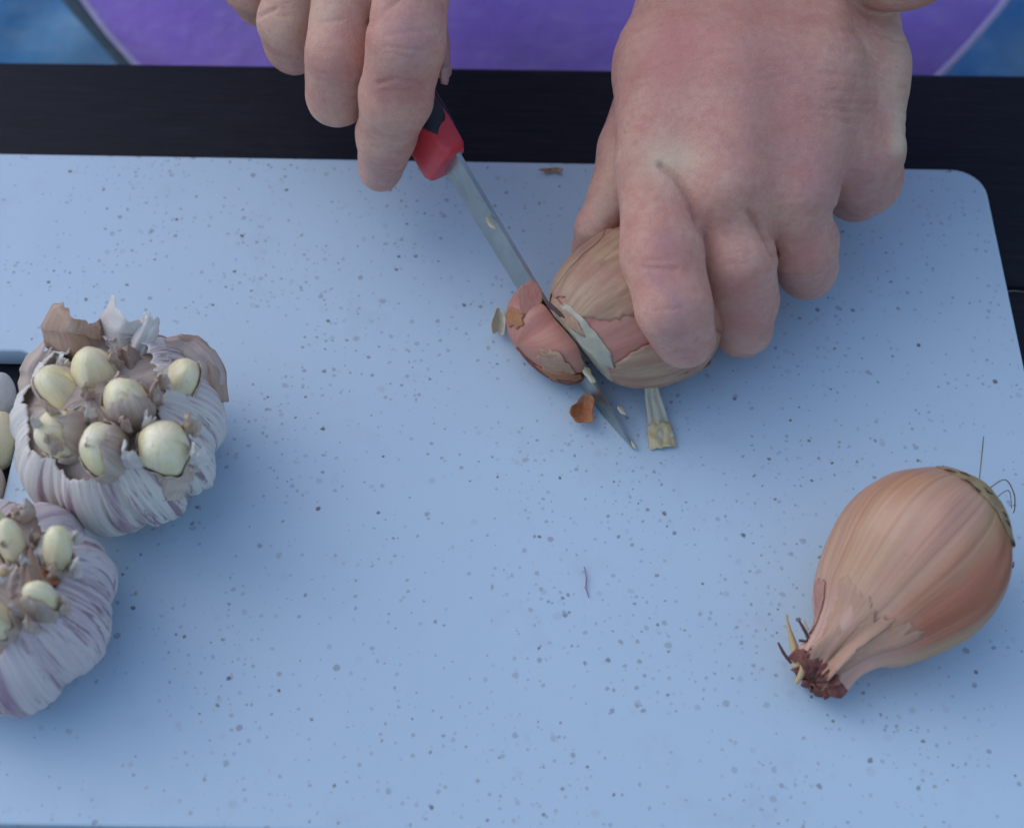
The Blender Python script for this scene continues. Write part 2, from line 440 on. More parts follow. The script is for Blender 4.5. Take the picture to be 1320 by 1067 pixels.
def hand(palm, fingers, wristarm, bumps, creases, lo, hi, tints, h=.075, kp=1.0, kf=.45, arm_k=.2):
    X = gridX(lo, hi, h)
    d = None
    for ch in palm:
        e = chain(X, ch, .6); d = e if d is None else smin(d, e, kp)
    f = None
    for ch, kk in fingers:
        e = chain(X, ch, .22); f = e if f is None else smin(f, e, .05)
    d = smin(d, f, kf)
    if wristarm is not None:
        d = smin(d, chain(X, wristarm, .5), arm_k)
    V, F = nets(d, lo, h)
    V = relax(V, F, 2)
    n = vnormals(V, F)
    up = np.clip((n@(-np.array(fwd)))*1.6, 0, 1)
    off = np.zeros(len(V))
    for pts, wpx, amp in creases:
        off -= 1.7*amp*np.exp(-(line_of_sight_dist(V, pts)/wpx)**2)*np.minimum(up*2, 1)
    for (px, py), rp, amp in bumps:
        off += amp*np.exp(-(line_of_sight_dist(V, [(px, py), (px+.1, py)])/rp)**2)*up
    for i in range(len(V)):
        v = V[i]; off[i] += .035*mn.noise(Vector(v*1.1))+.010*mn.noise(Vector(v*3.3))
    V = V+n*off[:, None]
    T = np.zeros((len(V), 3))
    for pts, rp, ch, amt in tints:
        T[:, ch] += amt*np.exp(-(line_of_sight_dist(V, pts)/rp)**2)*up
    return V, F, np.clip(T, 0, 1)

# image-right hand (pressing the shallot)
palmR = [
    [J(905, -60, 6.6, 62), J(868, 90, 6.4, 74), J(852, 205, 5.9, 60)],
    [J(960, -60, 6.9, 70), J(945, 100, 6.9, 78), J(934, 235, 6.1, 64)],
    [J(1030, -60, 6.8, 70), J(1035, 110, 6.7, 76), J(1022, 240, 5.6, 60)],
    [J(1085, -50, 6.0, 62), J(1108, 90, 5.6, 60), J(1104, 190, 4.9, 60)],
]
fingR = [
    ([J(850, 238, 5.5, 52), J(853, 330, 5.3, 53), J(868, 395, 4.9, 49), J(881, 433, 3.6, 42)], 0),
    ([J(930, 262, 5.3, 52), J(950, 335, 4.6, 50), J(957, 385, 2.8, 46), J(957, 421, 1.4, 40)], 0),
    ([J(1018, 270, 4.9, 50), J(1034, 312, 3.8, 45), J(1040, 345, 1.7, 41)], 0),
    ([J(1104, 205, 4.6, 53), J(1112, 228, 3.2, 50), J(1103, 243, 1.7, 43)], 0),
    ([J(845, 120, 4.6, 50), J(815, 195, 4.1, 44), J(792, 252, 3.7, 33), J(768, 292, 3.2, 25), J(752, 318, 2.3, 17)], 0),
]
armR = [J(1075, -78, 8.0, 88), J(1160, -85, 9.2, 92), J(1500, -330, 13, 110)]
crR = [([(852, 214), (872, 229), (888, 254), (899, 285)], 4.0, .10),
       ([(966, 274), (984, 298), (998, 328)], 4, .10),
       ([(830, 345), (872, 348)], 3.0, .035), ([(832, 337), (866, 336)], 2.5, .02), ([(845, 400), (880, 398)], 3, .02),
       ([(1075, 270), (1082, 285)], 4, .08)]
for k in range(9):                          # fine folds by the outer wrist
    y = 45+k*15
    crR.append(([(1166, y+10), (1130, y+random.uniform(-4, 2)), (1085-random.uniform(0, 30), y-6+random.uniform(-6, 4))], 2.4, .018))
for k in range(12):
    x = random.uniform(860, 1010); y = random.uniform(170, 245)
    crR.append(([(x, y), (x+random.uniform(18, 40), y+random.uniform(14, 34))], 2.0, .012))
buR = [((850, 225), 30, .10), ((937, 240), 34, .06), ((1030, 250), 30, .05), ((1158, 190), 16, .10), ((855, 335), 34, .06), ((875, 105), 60, .05)]
tiR = [([(850, 205), (880, 205)], 26, 1, .75), ([(1165, 150), (1160, 192)], 13, 1, .8), ([(1160, 40), (1162, 120)], 20, 1, .4),
       ([(853, 320), (860, 350)], 30, 0, .6), ([(870, 420), (885, 470)], 26, 2, .35), ([(955, 380), (955, 420)], 34, 0, .6), ([(950, 450), (985, 448)], 14, 1, .35),
       ([(950, 60), (1000, 150)], 90, 0, .45), ([(870, 60), (860, 90)], 40, 0, .6), ([(1040, 330), (1040, 370)], 30, 0, .5), ([(1120, 240), (1110, 265)], 34, 2, .4),
       ([(1030, 200), (1060, 250)], 35, 2, .2), ([(840, 350), (875, 390)], 12, 2, .35), ([(858, 305), (858, 318)], 14, 2, .3), ([(790, 200), (775, 270)], 12, 1, .35),
       ([(750, 300), (800, 262)], 9, 1, .3)]
for k in range(26):
    x = random.uniform(860, 1130); y = random.uniform(20, 240); a = random.uniform(-.3, .5); ll = random.uniform(18, 45)
    crR.append(([(x, y), (x+ll*math.cos(a)*.5, y+ll*math.sin(a)*.5+random.uniform(-2, 2)), (x+ll*math.cos(a), y+ll*math.sin(a))], 1.9, .009))
for fx, fy in ((953, 335), (955, 385), (1036, 318), (1112, 232)):
    for dy in (-7, 0, 6): crR.append(([(fx-14, fy+dy), (fx, fy+dy-3), (fx+15, fy+dy+1)], 2.0, .016))
VR, FR, TR = hand(palmR, fingR, armR, buR, crR, (1.0, -.6, -.3), (15.5, 21, 12.6), tiR)

# image-left hand (holding the knife)
palmL = [
    [J(560, -250, 9.2, 70), J(535, -110, 9.0, 60), J(530, -40, 8.6, 52)],
    [J(510, -250, 8.4, 70), J(470, -110, 8.8, 62), J(452, -35, 7.8, 52)],
    [J(460, -250, 8.2, 66), J(410, -120, 7.5, 58), J(388, -50, 6.6, 48)],
    [J(430, -240, 7.6, 60), J(365, -130, 6.6, 52), J(340, -75, 6.0, 44)],
]
fingL = [
    ([J(532, -25, 8.6, 50), J(524, 55, 8.2, 50), J(510, 125, 6.3, 47), J(498, 175, 4.4, 38), J(490, 218, 2.5, 29)], 0),
    ([J(452, 0, 7.4, 50), J(438, 70, 6.6, 44), J(434, 123, 4.9, 41)], 0),
    ([J(388, -20, 6.2, 46), J(374, 28, 5.4, 41), J(379, 57, 4.2, 39)], 0),
    ([J(340, -60, 5.6, 42), J(324, -20, 5.0, 37), J(334, 2, 4.0, 32)], 0),
    ([J(555, -90, 6.4, 36), J(556, 0, 5.4, 20), J(562, 60, 4.8, 17), J(572, 92, 4.4, 11)], 0),
]
armL = [J(500, -250, 8.6, 90), J(350, -420, 11, 100), J(150, -620, 14, 112)]
crL = [([(412, 30), (440, 26)], 2.5, .02), ([(352, 20), (372, 22)], 2.5, .02), ([(415, 95), (455, 98)], 2.5, .018), ([(495, 60), (545, 66)], 2.5, .02), ([(500, 68), (530, 74)], 2, .014), ([(478, 190), (510, 196)], 2.5, .014), ([(488, 108), (510, 101), (535, 106), (548, 111)], 3.0, .05), ([(492, 117), (530, 117)], 2.5, .022), ([(505, 95), (540, 97)], 2.5, .015),
       ([(478, 30), (505, 5), (525, -10)], 4, .06), ([(500, 45), (560, 38)], 4, .02), ([(335, 22), (355, 12)], 3, .05)]
buL = [((515, 95), 28, .05), ((435, 70), 25, .03)]
tiL = [([(500, 112), (540, 115)], 20, 0, .75), ([(520, 30), (530, 60)], 34, 2, .3), ([(435, 70), (430, 110)], 40, 0, .35), ([(430, 150), (440, 155)], 20, 1, .2),
       ([(488, 225), (500, 235)], 18, 2, .4), ([(500, 160), (490, 190)], 20, 1, .2), ([(360, 30), (400, 20)], 40, 1, .35), ([(576, 100), (570, 85)], 12, 1, .4), ([(480, 235), (495, 245)], 9, 1, .3)]
loL = np.array([-11.5, 5.0, .5]); hiL = np.array([.6, 24.5, 12.4])
VL, FL, TL = hand(palmL, fingL, armL, buL, crL, tuple(loL), tuple(hiL), tiL)
# coarse remainder of the body: forearms, upper arms, chest and hips (out of the frame, casting their shade)
X = gridX((-34, 6, -34), (34, 56, 56), 1.0)
d = chain(X, [((0, 44, -22), 14), ((0, 44, 0), 14), ((0, 45, 25), 14), ((0, 46, 42), 8)], 8)
d = smin(d, chain(X, [((-17, 41, 39), 6), ((17, 41, 39), 6)], 3), 5)
e1 = J(1500, -330, 13, 110); e2 = J(150, -620, 14, 112)
d = smin(d, chain(X, [((18, 41, 37), 6), (tuple(Vector(e1[0])+Vector((4, 6, 2))), 4.4), e1, J(1200, -120, 9.6, 90)], 1.5), 1.2)
d = smin(d, chain(X, [((-18, 41, 37), 6), (tuple(Vector(e2[0])+Vector((-4, 3, 2))), 4.4), e2, J(420, -360, 9.9, 92)], 1.5), 1.2)
VB, FB = nets(d, (-34, 6, -34), 1.0)
person = empty('person', (0, 38, -78))
tag(person, 'person in purple apron over blue clothes, bare hands holding a knife and a shallot', 'person')
V = np.concatenate([VR, VL, VB]); F = np.concatenate([FR, FL+len(VR), FB+len(VR)+len(VL)])
T = np.concatenate([TR, TL, np.zeros((len(VB), 3))])
body = mesh('body', V, F, M_skin, person, attrs={'tint': T})

# thumbnail edge and middle fingernail
def nail(c, n, fdir, wd, ln, parent):
    c = Vector(c); n = Vector(n).normalized(); f = Vector(fdir); f = (f-n*f.dot(n)).normalized(); s = n.cross(f)
    V = []; F = []; nu, nv = 9, 9
    for i in range(nu):
        for j in range(nv):
            u = i/(nu-1)*2-1; v = j/(nv-1)*2-1
            k = 1-.25*abs(v)**4
            V.append(c+s*(u*wd*k)+f*(v*ln*(1-.12*u*u))-n*(u*u*wd*.38+max(v, 0)**2*ln*.15))
    return solid(mesh('fingernail', V, grid_faces(nu, nv), M_nail, parent), .05)
nail(P(575, 98, 4.75), Vector((.75, -.35, .55)), P(577, 112, 4.2)-P(572, 80, 4.6), .18, .28, body)

def tip_nail(px, py, z, rpx, du, dv, wd, ln):
    c, r_ = J(px, py, z, rpx); n = (camR*du-camU*dv-fwd*math.sqrt(max(.05, 1-du*du-dv*dv))).normalized()
    nail(Vector(c)+n*(r_*1.0), n, -camU, wd, ln, body)
tip_nail(957, 421, 1.4, 40, .28, .74, .55, .30)
# clothing
def shirt(name, mat, y0, halfw, dep, z0, z1, fn=None, nu=90, nv=60, seed=0, parent=person):
    V = []
    for i in range(nu):
        for j in range(nv):
            u = i/(nu-1)*2-1; t = j/(nv-1); z = z0+(z1-z0)*t
            hw = halfw(z) if callable(halfw) else halfw
            a = u*R(80)
            x = hw*math.sin(a)/math.sin(R(80)); y = y0+dep*(1-math.cos(a))+(.0 if fn is None else fn(x, z))
            y += .55*N(x*.12+seed, z*.1, 3)+.25*N(x*.35+seed, z*.2+x*.1, 9)
            V.append((x, y, z))
    o = mesh(name, V, grid_faces(nu, nv), mat, parent); return solid(o, .25)
pa, pb = P(113, 0, -5.2), P(176, 79, -9.0)
qa, qb = P(1292, 0, -5.2), P(1208, 94, -9.0)
YB = 23.5
def onY(px, py, Y):
    d = fwd*FPX + camR*(px-660) - camU*(py-533.5); return camP+d*((Y-camP.y)/d.y)
def on_apron(px, py):
    d = fwd*FPX + camR*(px-660) - camU*(py-533.5); t = (YB+3+5.1-camP.y+.85*camP.z)/(d.y-.85*d.z); return camP+d*t
la, lb = on_apron(113, 0), on_apron(176, 79); ra_, rb_ = on_apron(1292, 0), on_apron(1208, 94)
sl_l = (lb.x-la.x)/(lb.z-la.z); sl_r = (rb_.x-ra_.x)/(rb_.z-ra_.z)
def lx(z): return la.x+sl_l*(max(min(z, 6), -24)-la.z)-.1*math.sin((z-lb.z)/(la.z-lb.z)*math.pi)
def rx(z): return ra_.x+sl_r*(max(min(z, 6), -24)-ra_.z)+.1*math.sin((z-rb_.z)/(ra_.z-rb_.z)*math.pi)
def apron_pt(u, z):
    x = lx(z)+(rx(z)-lx(z))*(u*.5+.5)
    y = YB+3.0*abs(u)**2.4+.85*(min(z, 3)+6)
    y += .45*N(x*.13, z*.12, 3)+.35*N(x*.16+z*.35, z*.1-x*.05, 9)+.1*N(x*.5+z*.8, z*.2, 4)
    return (x, y, z)
nu, nv = 110, 60
V = [apron_pt(i/(nu-1)*2-1, -13.5+j/(nv-1)*26) for i in range(nu) for j in range(nv)]
apron = solid(mesh('apron', V, grid_faces(nu, nv), M_purple, person), .22)
for u in (-1, 1):
    pts = [Vector(apron_pt(u, -13.5+j/59*26))+Vector((0, -.1, 0)) for j in range(60)]
    v, f = tube(pts, [.2]*60, 8); mesh('hem', v, f, M_hem, apron)
# seam stitching band across the apron, then the grey fold and blue clothes behind it
X = gridX((-46, 18, -40), (46, 60, -2), .7)
d = chain(X, [((-11, 40, -19), 11), ((11, 40, -19), 11)], 3)
d = smin(d, chain(X, [((-12, 40, -19), 11), ((-30, 36, -20.5), 11.5), ((-44, 22, -24), 11)], 2), 2)
d = smin(d, chain(X, [((12, 40, -19), 11), ((30, 36, -20.5), 11.5), ((44, 22, -24), 11)], 2), 2)
d = d.astype(np.float32)
V, F = nets(d, (-46, 18, -40), .7); V = relax(V, F, 2); n = vnormals(V, F)
for i in range(len(V)):
    v = V[i]; s_ = v[0]*(.55 if v[0] > 0 else -.55)+v[1]*.6
    V[i] = v+n[i]*(.7*N(s_*.35, v[2]*.1, 5)+.3*N(s_*.9, v[0]*.15, 1))
mesh('trousers', V, F, M_blue, person)
V = []
for i in range(14):
    for j in range(30):
        u = i/13; z = -13+j/29*20; x = lx(z)-2.6*u+.35; V.append((x, 27.2+.85*(min(z, 3)+6)+.9*u+.25*math.sin(u*7)+.2*N(u*3, z*.2), z))
solid(mesh('shirt_fold', V, grid_faces(14, 30), M_grey, person), .3)

# ------------------------------------------------------------------ setting: ground and table
gv = [(-3000, -3000, -74), (3000, -3000, -74), (3000, 3000, -74), (-3000, 3000, -74)]
tag(mesh('ground', gv, [(0, 1, 2, 3)], M_ground, smooth=False), kind='structure')
TZ = -0.95                                    # table top height under the board
eL = P(0, 78, TZ); eR = P(1320, 95, TZ); ang = math.atan2(eR.y-eL.y, eR.x-eL.x); EY = (eL.y+eR.y)/2
jn = P(1305, 375, TZ).y
table = empty('table', (0, 0, -74)); tag(table, 'dark stained wooden plank table under the speckled board', 'table')
def plank(y0, y1, seed):
    x0, x1 = -62, 62; V = []; F = []
    ss = [(y0, TZ-2.6), (y0, TZ-.25), (y0+.08, TZ-.07), (y0+.25, TZ), (y1-.25, TZ), (y1-.08, TZ-.07), (y1, TZ-.25), (y1, TZ-2.6)]
    nx = 8
    for i in range(nx+1):
        x = x0+(x1-x0)*i/nx
        for (y, z) in ss: V.append((x, y+math.tan(ang)*x, z+.02*N(x*.1, seed)))
    k = len(ss)
    for i in range(nx):
        for j in range(k):
            j2 = (j+1) % k; F.append((i*k+j, i*k+j2, (i+1)*k+j2, (i+1)*k+j))
    F.append(tuple(range(k))); F.append(tuple(nx*k+j for j in range(k))[::-1])
    o = mesh('plank', V, F, M_table, table, smooth=False)
    return o
wd = EY-jn; y = EY
for i in range(6):
    plank(y-wd+.10, y, i*3.1); y -= wd
for x in (-56, 56):
    for yy in (EY-4, EY-wd*6+6):
        V, F = tube([(x, yy, -74), (x, yy, TZ-2.8)], [3.2, 3.2], 4); mesh('leg', V, F, M_table, table, smooth=False)
for yy in (EY-4, EY-wd*6+6):
    V, F = tube([(-56, yy, TZ-5.8), (56, yy, TZ-5.8)], [2.9, 2.9], 4); mesh('cross_rail', V, F, M_table, table, smooth=False)
# pale scratch on the table at the right
p = P(1300, 376, TZ+.01)
V, F = tube([P(1284, 374, TZ+.0), P(1296, 376, TZ+.012), P(1308, 375, TZ+.012), P(1326, 377, TZ)], [.012, .03, .022, .01], 6)
mesh('worn_edge', V, F, mat_plain('bare_wood', (.16, .14, .13), .7), table)

# ------------------------------------------------------------------ cutting board
bk_r = P(1254, 219, 0); bk_l = P(0, 197, 0); fr = P(0, 1061.5, 0); fr2 = P(270, 1067, 0)
rr1, rr2 = P(1262, 270, 0), P(1292, 417, 0)
bx1 = bk_r.x+.35
def hole():
    a, b = P(36, 466, 0), P(6, 648, 0)
    return a, b
ha, hb = hole()
th = .85
cu = bpy.data.curves.new('cutting_board', 'CURVE'); cu.dimensions = '2D'; cu.fill_mode = 'BOTH'
bx0 = bx1-37.5
def rrect(x0, y0, x1, y1, r, shear_y=0.0, n=8):
    pts = []
    for cx, cy, a0 in ((x1-r, y1-r, 0), (x0+r, y1-r, 90), (x0+r, y0+r, 180), (x1-r, y0+r, 270)):
        for k in range(n+1):
            a = R(a0+90*k/n); pts.append((cx+r*math.cos(a), cy+r*math.sin(a)))
    return pts
by1 = (bk_r.y+bk_l.y)/2; by0 = (fr.y+fr2.y)/2
rot = math.atan2(bk_r.y-bk_l.y, bk_r.x-bk_l.x)
def addsp(pts):
    sp = cu.splines.new('POLY'); sp.points.add(len(pts)-1); sp.use_cyclic_u = True
    for q, (x, y_) in zip(sp.points, pts): q.co = (x*S, y_*S, 0, 1)
addsp(rrect(bx0, by0, bx1, by1, 1.15))
hx1 = (ha.x+hb.x)/2+.05
addsp(rrect(hx1-3.1, hb.y-4.0, hx1, P(20, 452, 0).y, .55))
bv = .09
cu.extrude = (th/2-bv)*S; cu.bevel_depth = bv*S; cu.bevel_resolution = 3; cu.offset = -bv*S
tmp = bpy.data.objects.new('tmp', cu); C.objects.link(tmp); bpy.context.view_layer.update()
dg = bpy.context.evaluated_depsgraph_get(); me = bpy.data.meshes.new_from_object(tmp.evaluated_get(dg))
me.materials.clear(); me.materials.append(M_board)
bpy.data.objects.remove(tmp)
board = bpy.data.objects.new('cutting_board', me); C.objects.link(board); board.location = (0, 0, -th/2*S)
tag(board, 'pale blue-white plastic cutting board with grey speckles lying on the dark table', 'cutting board')

# ------------------------------------------------------------------ revolve-like bodies
def frame(axis):
    a = Vector(axis).normalized(); h = Vector((0, 0, 1)) if abs(a.z) < .9 else Vector((0, 1, 0))
    x = a.cross(h).normalized(); y = x.cross(a).normalized() if False else a.cross(x).normalized()
    return a, x, y
def revolve(c, axis, prof, nth=96, nt_=72, disp=None, t0=0.0, t1=1.0):
    """prof(t)->(along, radius); returns verts, faces and st attribute"""
    a, x, y = frame(axis); c = Vector(c); V = []; ST = []
    for i in range(nth):
        th_ = 2*math.pi*i/nth
        for j in range(nt_):
            t = t0+(t1-t0)*j/(nt_-1); al, r = prof(t)
            if disp: dr, da = disp(th_, t, r); r += dr; al += da
            V.append(c+a*al+(x*math.cos(th_)+y*math.sin(th_))*r); ST.append((math.cos(th_), math.sin(th_), t))
    return V, grid_faces(nth, nt_, True), ST
def interp(keys, t):
    for (a, b), (c_, d_) in zip(keys[:-1], keys[1:]):
        if t <= c_:
            s = (t-a)/(c_-a); return b+(d_-b)*s
    return keys[-1][1]
def smooth_prof(keys):
    """keys: t, along, radius ; catmull-rom"""
    K = [keys[0]]+keys+[keys[-1]]
    def f(t):
        n = len(keys)
        for i in range(n-1):
            if t <= keys[i+1][0] or i == n-2:
                t0, t1 = keys[i][0], keys[i+1][0]; s = min(max((t-t0)/(t1-t0), 0), 1)
                p = K[i], K[i+1], K[i+2], K[i+3]; out = []
                for q in (1, 2):
                    a, b, c_, d_ = (p[k][q] for k in range(4))
                    out.append(.5*((2*b)+(-a+c_)*s+(2*a-5*b+4*c_-d_)*s*s+(-a+3*b-3*c_+d_)*s**3))
                return out[0], max(out[1], .002)
    return f
def patch(name, surf, cu_, cv_, ru, rv, mat, parent=None, seed=0, rag=.18, nr=9, na=54, thick=.03, freq=2.2, stsc=1.0, origin=None, tear=.5):
    """a torn sheet: polar grid in (u,v) around (cu,cv), mapped through surf(u,v)"""
    V = [surf(cu_, cv_)]; ST = [(0, 0, 0)]
    for i in range(1, nr+1):
        for k in range(na):
            a = 2*math.pi*k/na; ca, sa = math.cos(a), math.sin(a)
            q = 1+rag*(N(ca*freq*.6+seed, sa*freq*.6, seed)*1.8+tear*.5*N(ca*freq*2.6+seed, sa*freq*2.6, 2)+.12*N(ca*17+seed, sa*17, 2))
            m_ = 1/max(abs(ca)**3+abs(sa)**3, 1e-6)**(1/3)*.93
            rr = i/nr*q*m_
            u, v = cu_+ru*rr*ca, cv_+rv*rr*sa
            V.append(surf(u, v)); ST.append((rr*ca*stsc+seed, rr*sa*stsc, 0))
    F = [(0, 1+k, 1+(k+1) % na) for k in range(na)]
    for i in range(1, nr):
        for k in range(na):
            a0 = 1+(i-1)*na; b0 = 1+i*na; k2 = (k+1) % na
            F.append((a0+k, b0+k, b0+k2, a0+k2))
    o = mesh(name, V, F, mat, parent, attrs={'st': ST}, origin=origin)
    return solid(o, thick)

# ------------------------------------------------------------------ whole shallot, lower right
nk, rt = P(1046, 872, .85), P(1285, 640, 2.3)
ax = (rt-nk); L = ax.length; a_ = ax.normalized()
SH = nk.copy()
keysS = [(0, 0.0, .72), (.1, .75, .78), (.2, 1.6, 1.14), (.28, 2.3, 1.62), (.38, 3.2, 2.0), (.5, 4.4, 2.36), (.62, 5.6, 2.42), (.74, 6.8, 2.2), (.86, 8.0, 1.62), (.94, 8.7, 1.0), (1., 9.1, .02)]
sc_ = L/9.1
keysS = [(a, b*sc_, c) for a, b, c in keysS]
pS = smooth_prof(keysS)
shal = empty('shallot', (nk.x, nk.y, 0))
tag(shal, 'whole unpeeled shallot with brown dry neck and hairy root lying at the right', 'shallot')
def sagfix(q):                                 # keeps the belly resting on the board
    return Vector((q[0], q[1], max(q[2], .02+.02*N(q[0], q[1]))))
def dS(th_, t, r):
    neck = max(0, 1-t/.34)
    w_ = .10*neck*math.sin(th_*3+1)+.12*neck*math.sin(th_*7+t*9)+.05*neck*math.sin(th_*13)
    w_ += .014*math.sin(th_*17+2*math.sin(t*5))*(1-neck)*math.sin(math.pi*min(t, 1))*1.2
    w_ += .07*N(math.cos(th_)*1.2, math.sin(th_)*1.2, t*3)*min(r, 1.5)
    return w_, (.12*neck*N(math.cos(th_)*3, math.sin(th_)*3, 2) if t < .05 else 0)
# lift the axis so that the body touches the board at its widest
V, F, ST = revolve((nk.x, nk.y, 0), Vector((a_.x, a_.y, 0)), pS, 144, 110, dS)
zc = lambda t: interp([(0, .95), (.25, 1.45), (.45, 2.15), (.62, 2.44), (.8, 2.65), (1., 2.9)], t)
# axis in plan: keep image position by sighting along heights
gA, gB = P(1056, 864, .95), P(1262, 634, 2.9)
pl = Vector((gB.x-gA.x, gB.y-gA.y, 0)); Lp = pl.length; pl.normalize(); sd = Vector((pl.y, -pl.x, 0))
def shal_pt(th_, t, extra=0.0):
    al, r = pS(t); al *= Lp/L
    dr, da = dS(th_, t, r); r += dr+extra; al += da
    zz = zc(t)+math.sin(th_)*r*(1.0)
    bow = .35*math.sin(math.pi*t)
    q = Vector((gA.x, gA.y, 0))+pl*al+sd*(math.cos(th_)*r-bow*0)
    return Vector((q.x, q.y, max(zz, .015)))
nth, ntt = 150, 110
V = [shal_pt(2*math.pi*i/nth, j/(ntt-1)) for i in range(nth) for j in range(ntt)]
ST = [(math.cos(2*math.pi*i/nth), math.sin(2*math.pi*i/nth), j/(ntt-1)) for i in range(nth) for j in range(ntt)]
bulb = mesh('bulb', V, grid_faces(nth, ntt, True), M_onionskin, shal, attrs={'st': ST})
# loose outer papers folded over the neck
M_neck = mat_paper('neck_paper', (.52, .29, .19), (.60, .38, .27), (.55, .32, .21), .15)
def sp(off, curl=0, c=None):
    def f(u, v):
        t = v; th_ = u; o_ = off+.035*N(u*3, v*9, off*9)
        if c is not None: o_ += curl*max(0, abs(u-c[0])-.35)**2+curl*max(0, c[1]-v)*.8
        return shal_pt(th_, max(t, -.0), o_) if t >= 0 else shal_pt(th_, 0, o_)+Vector((-pl.x, -pl.y, 0))*(-t)*8
    return f
patch('neck_paper', sp(.012, .2, (1.75, .1)), 1.75, .13, .6, .15, M_neck, shal, 1, .3, 14, 110, .004, 3.4, tear=1.4)
patch('neck_paper', sp(.04, .3, (2.9, .1)), 2.9, .19, .4, .09, M_pinkpeel, shal, 5, .25, 10, 60, .008, tear=1.2)
patch('neck_paper', sp(.014, .2, (.6, .1)), .85, .14, .26, .19, M_neck, shal, 9, .3, 12, 100, .004, 3.4, tear=1.4)
patch('neck_paper', sp(.09, .2, (1.3, .1)), 1.25, .11, .22, .15, M_neck, shal, 13, .3, 12, 80, .012, 3.0, tear=1.2)
# root-end cap of dry yellowish skin with torn dark edges
M_cap = mat_paper('root_cap_skin', (.34, .25, .11), (.46, .36, .17), (.42, .27, .17), .1)
patch('root_cap', sp(.03), 1.35, .91, 1.2, .10, M_cap, shal, 22, .22, 10, 80, .012, 3.0, tear=1.2)
patch('root_cap', sp(.04), .45, .91, .55, .08, M_cap, shal, 25, .3, 8, 60, .012, 3.0, tear=1.2)
fb = []
for k in range(14):                            # torn dark edge lines near the root
    u = 2.1-k*.16; v0 = .83+.035*math.sin(k*1.9)
    if 4 < k < 7: continue
    fb.append(tube([shal_pt(u, v0, .06), shal_pt(u-.09, v0+.012*math.sin(k), .075), shal_pt(u-.18, v0+.01, .06)], [.012, .03, .008], 5))
mesh('torn_edge', *merge(fb), M_brown, shal)
# ragged reddish-brown cut end of the neck
V = []; F = []; ne = 60
for i in range(ne):
    th_ = 2*math.pi*i/ne
    for j in range(7):
        s = j/6; r_ = (.80-.25*s*0)*(1-.0*s)
        base = shal_pt(th_, 0.0, .02)
        ctr = Vector((gA.x, gA.y, .8))
        q = base.lerp(ctr, 0 if j < 3 else (j-3)/3*.98)
        q = q-pl*(.30*min(j, 3)/3+.16*N(i*.5, j*.6, 4)+.10*math.sin(i*1.7+j))
        q += Vector((.05*N(i, j, 1), .05*N(i, j, 5), .06*N(i*.9, j, 8)))
        V.append(Vector((q.x, q.y, max(q.z, .02))))
mesh('neck_end', V, grid_faces(ne, 7, True), M_root, shal)
def px_line(pts, rad, z):
    Q = [P(x, y, zz) for (x, y), zz in zip(pts, z)]; K = [Q[0]]+Q+[Q[-1]]; out = []; rr_ = []
    for i in range(len(Q)-1):
        a, b, c_, d_ = K[i:i+4]
        for k_ in range(6):
            t = k_/6; out.append(.5*((2*b)+(c_-a)*t+(2*a-5*b+4*c_-d_)*t*t+(3*b-a-3*c_+d_)*t**3)); rr_.append(rad[i]+(rad[i+1]-rad[i])*t)
    return tube(out+[Q[-1]], rr_+[rad[-1]], 6)
mesh('dry_fibre', *merge([
    px_line([(1003, 828), (1010, 841), (1020, 855)], [.03, .05, .035], [.9, .95, .9]),
    px_line([(1030, 800), (1036, 810), (1041, 820), (1040, 826), (1030, 825)], [.03, .05, .05, .04, .04], [1.5, 1.45, 1.4, 1.4, 1.35]),
]), M_brown, shal)
mesh('dry_fibre', *merge([
    px_line([(1013, 790), (1017, 810), (1024, 835), (1028, 860)], [.012, .06, .13, .16], [1.4, 1.2, 1.0, .9]),
    px_line([(1036, 798), (1042, 812)], [.02, .03], [1.7, 1.6]),
    px_line([(1070, 893), (1074, 884), (1078, 870)], [.03, .06, .06], [.5, .6, .8]),
    px_line([(1036, 850), (1034, 866), (1026, 880)], [.1, .1, .06], [1.1, 1.0, .8]),
]), M_straw, shal)
patch('neck_flake', lambda u, v: P(1075+u, 877+v, 1.5+.02*u), 0, 0, 9, 8, M_root, shal, 3, .3, 6, 30)
# root hairs
M_hair = mat_plain('root_hair', (.24, .19, .15), .7, .3)
mesh('root_hair', *merge([
    px_line([(1262, 622), (1266, 583), (1268, 562)], [.018, .02, .014], [2.6, 3.0, 3.5]),
    px_line([(1272, 632), (1295, 618), (1307, 636), (1308, 655), (1306, 661)], [.018, .02, .02, .018, .015], [2.4, 2.3, 2.0, 1.6, 1.4]),
    px_line([(1280, 645), (1300, 632), (1304, 655)], [.015, .015, .01], [2.2, 2.0, 1.6]),
    px_line([(1215, 600), (1218, 603), (1224, 606)], [.02, .02, .02], [3.9, 3.9, 3.8]),
]), M_hair, shal)
mesh('dry_skin_rim', *merge([px_line([(1281, 653), (1290, 662), (1297, 676), (1299, 690)], [.03, .06, .07, .04], [3.2, 2.9, 2.4, 1.9])]), mat_plain('dark_red_skin', (.12, .03, .03), .6), shal)

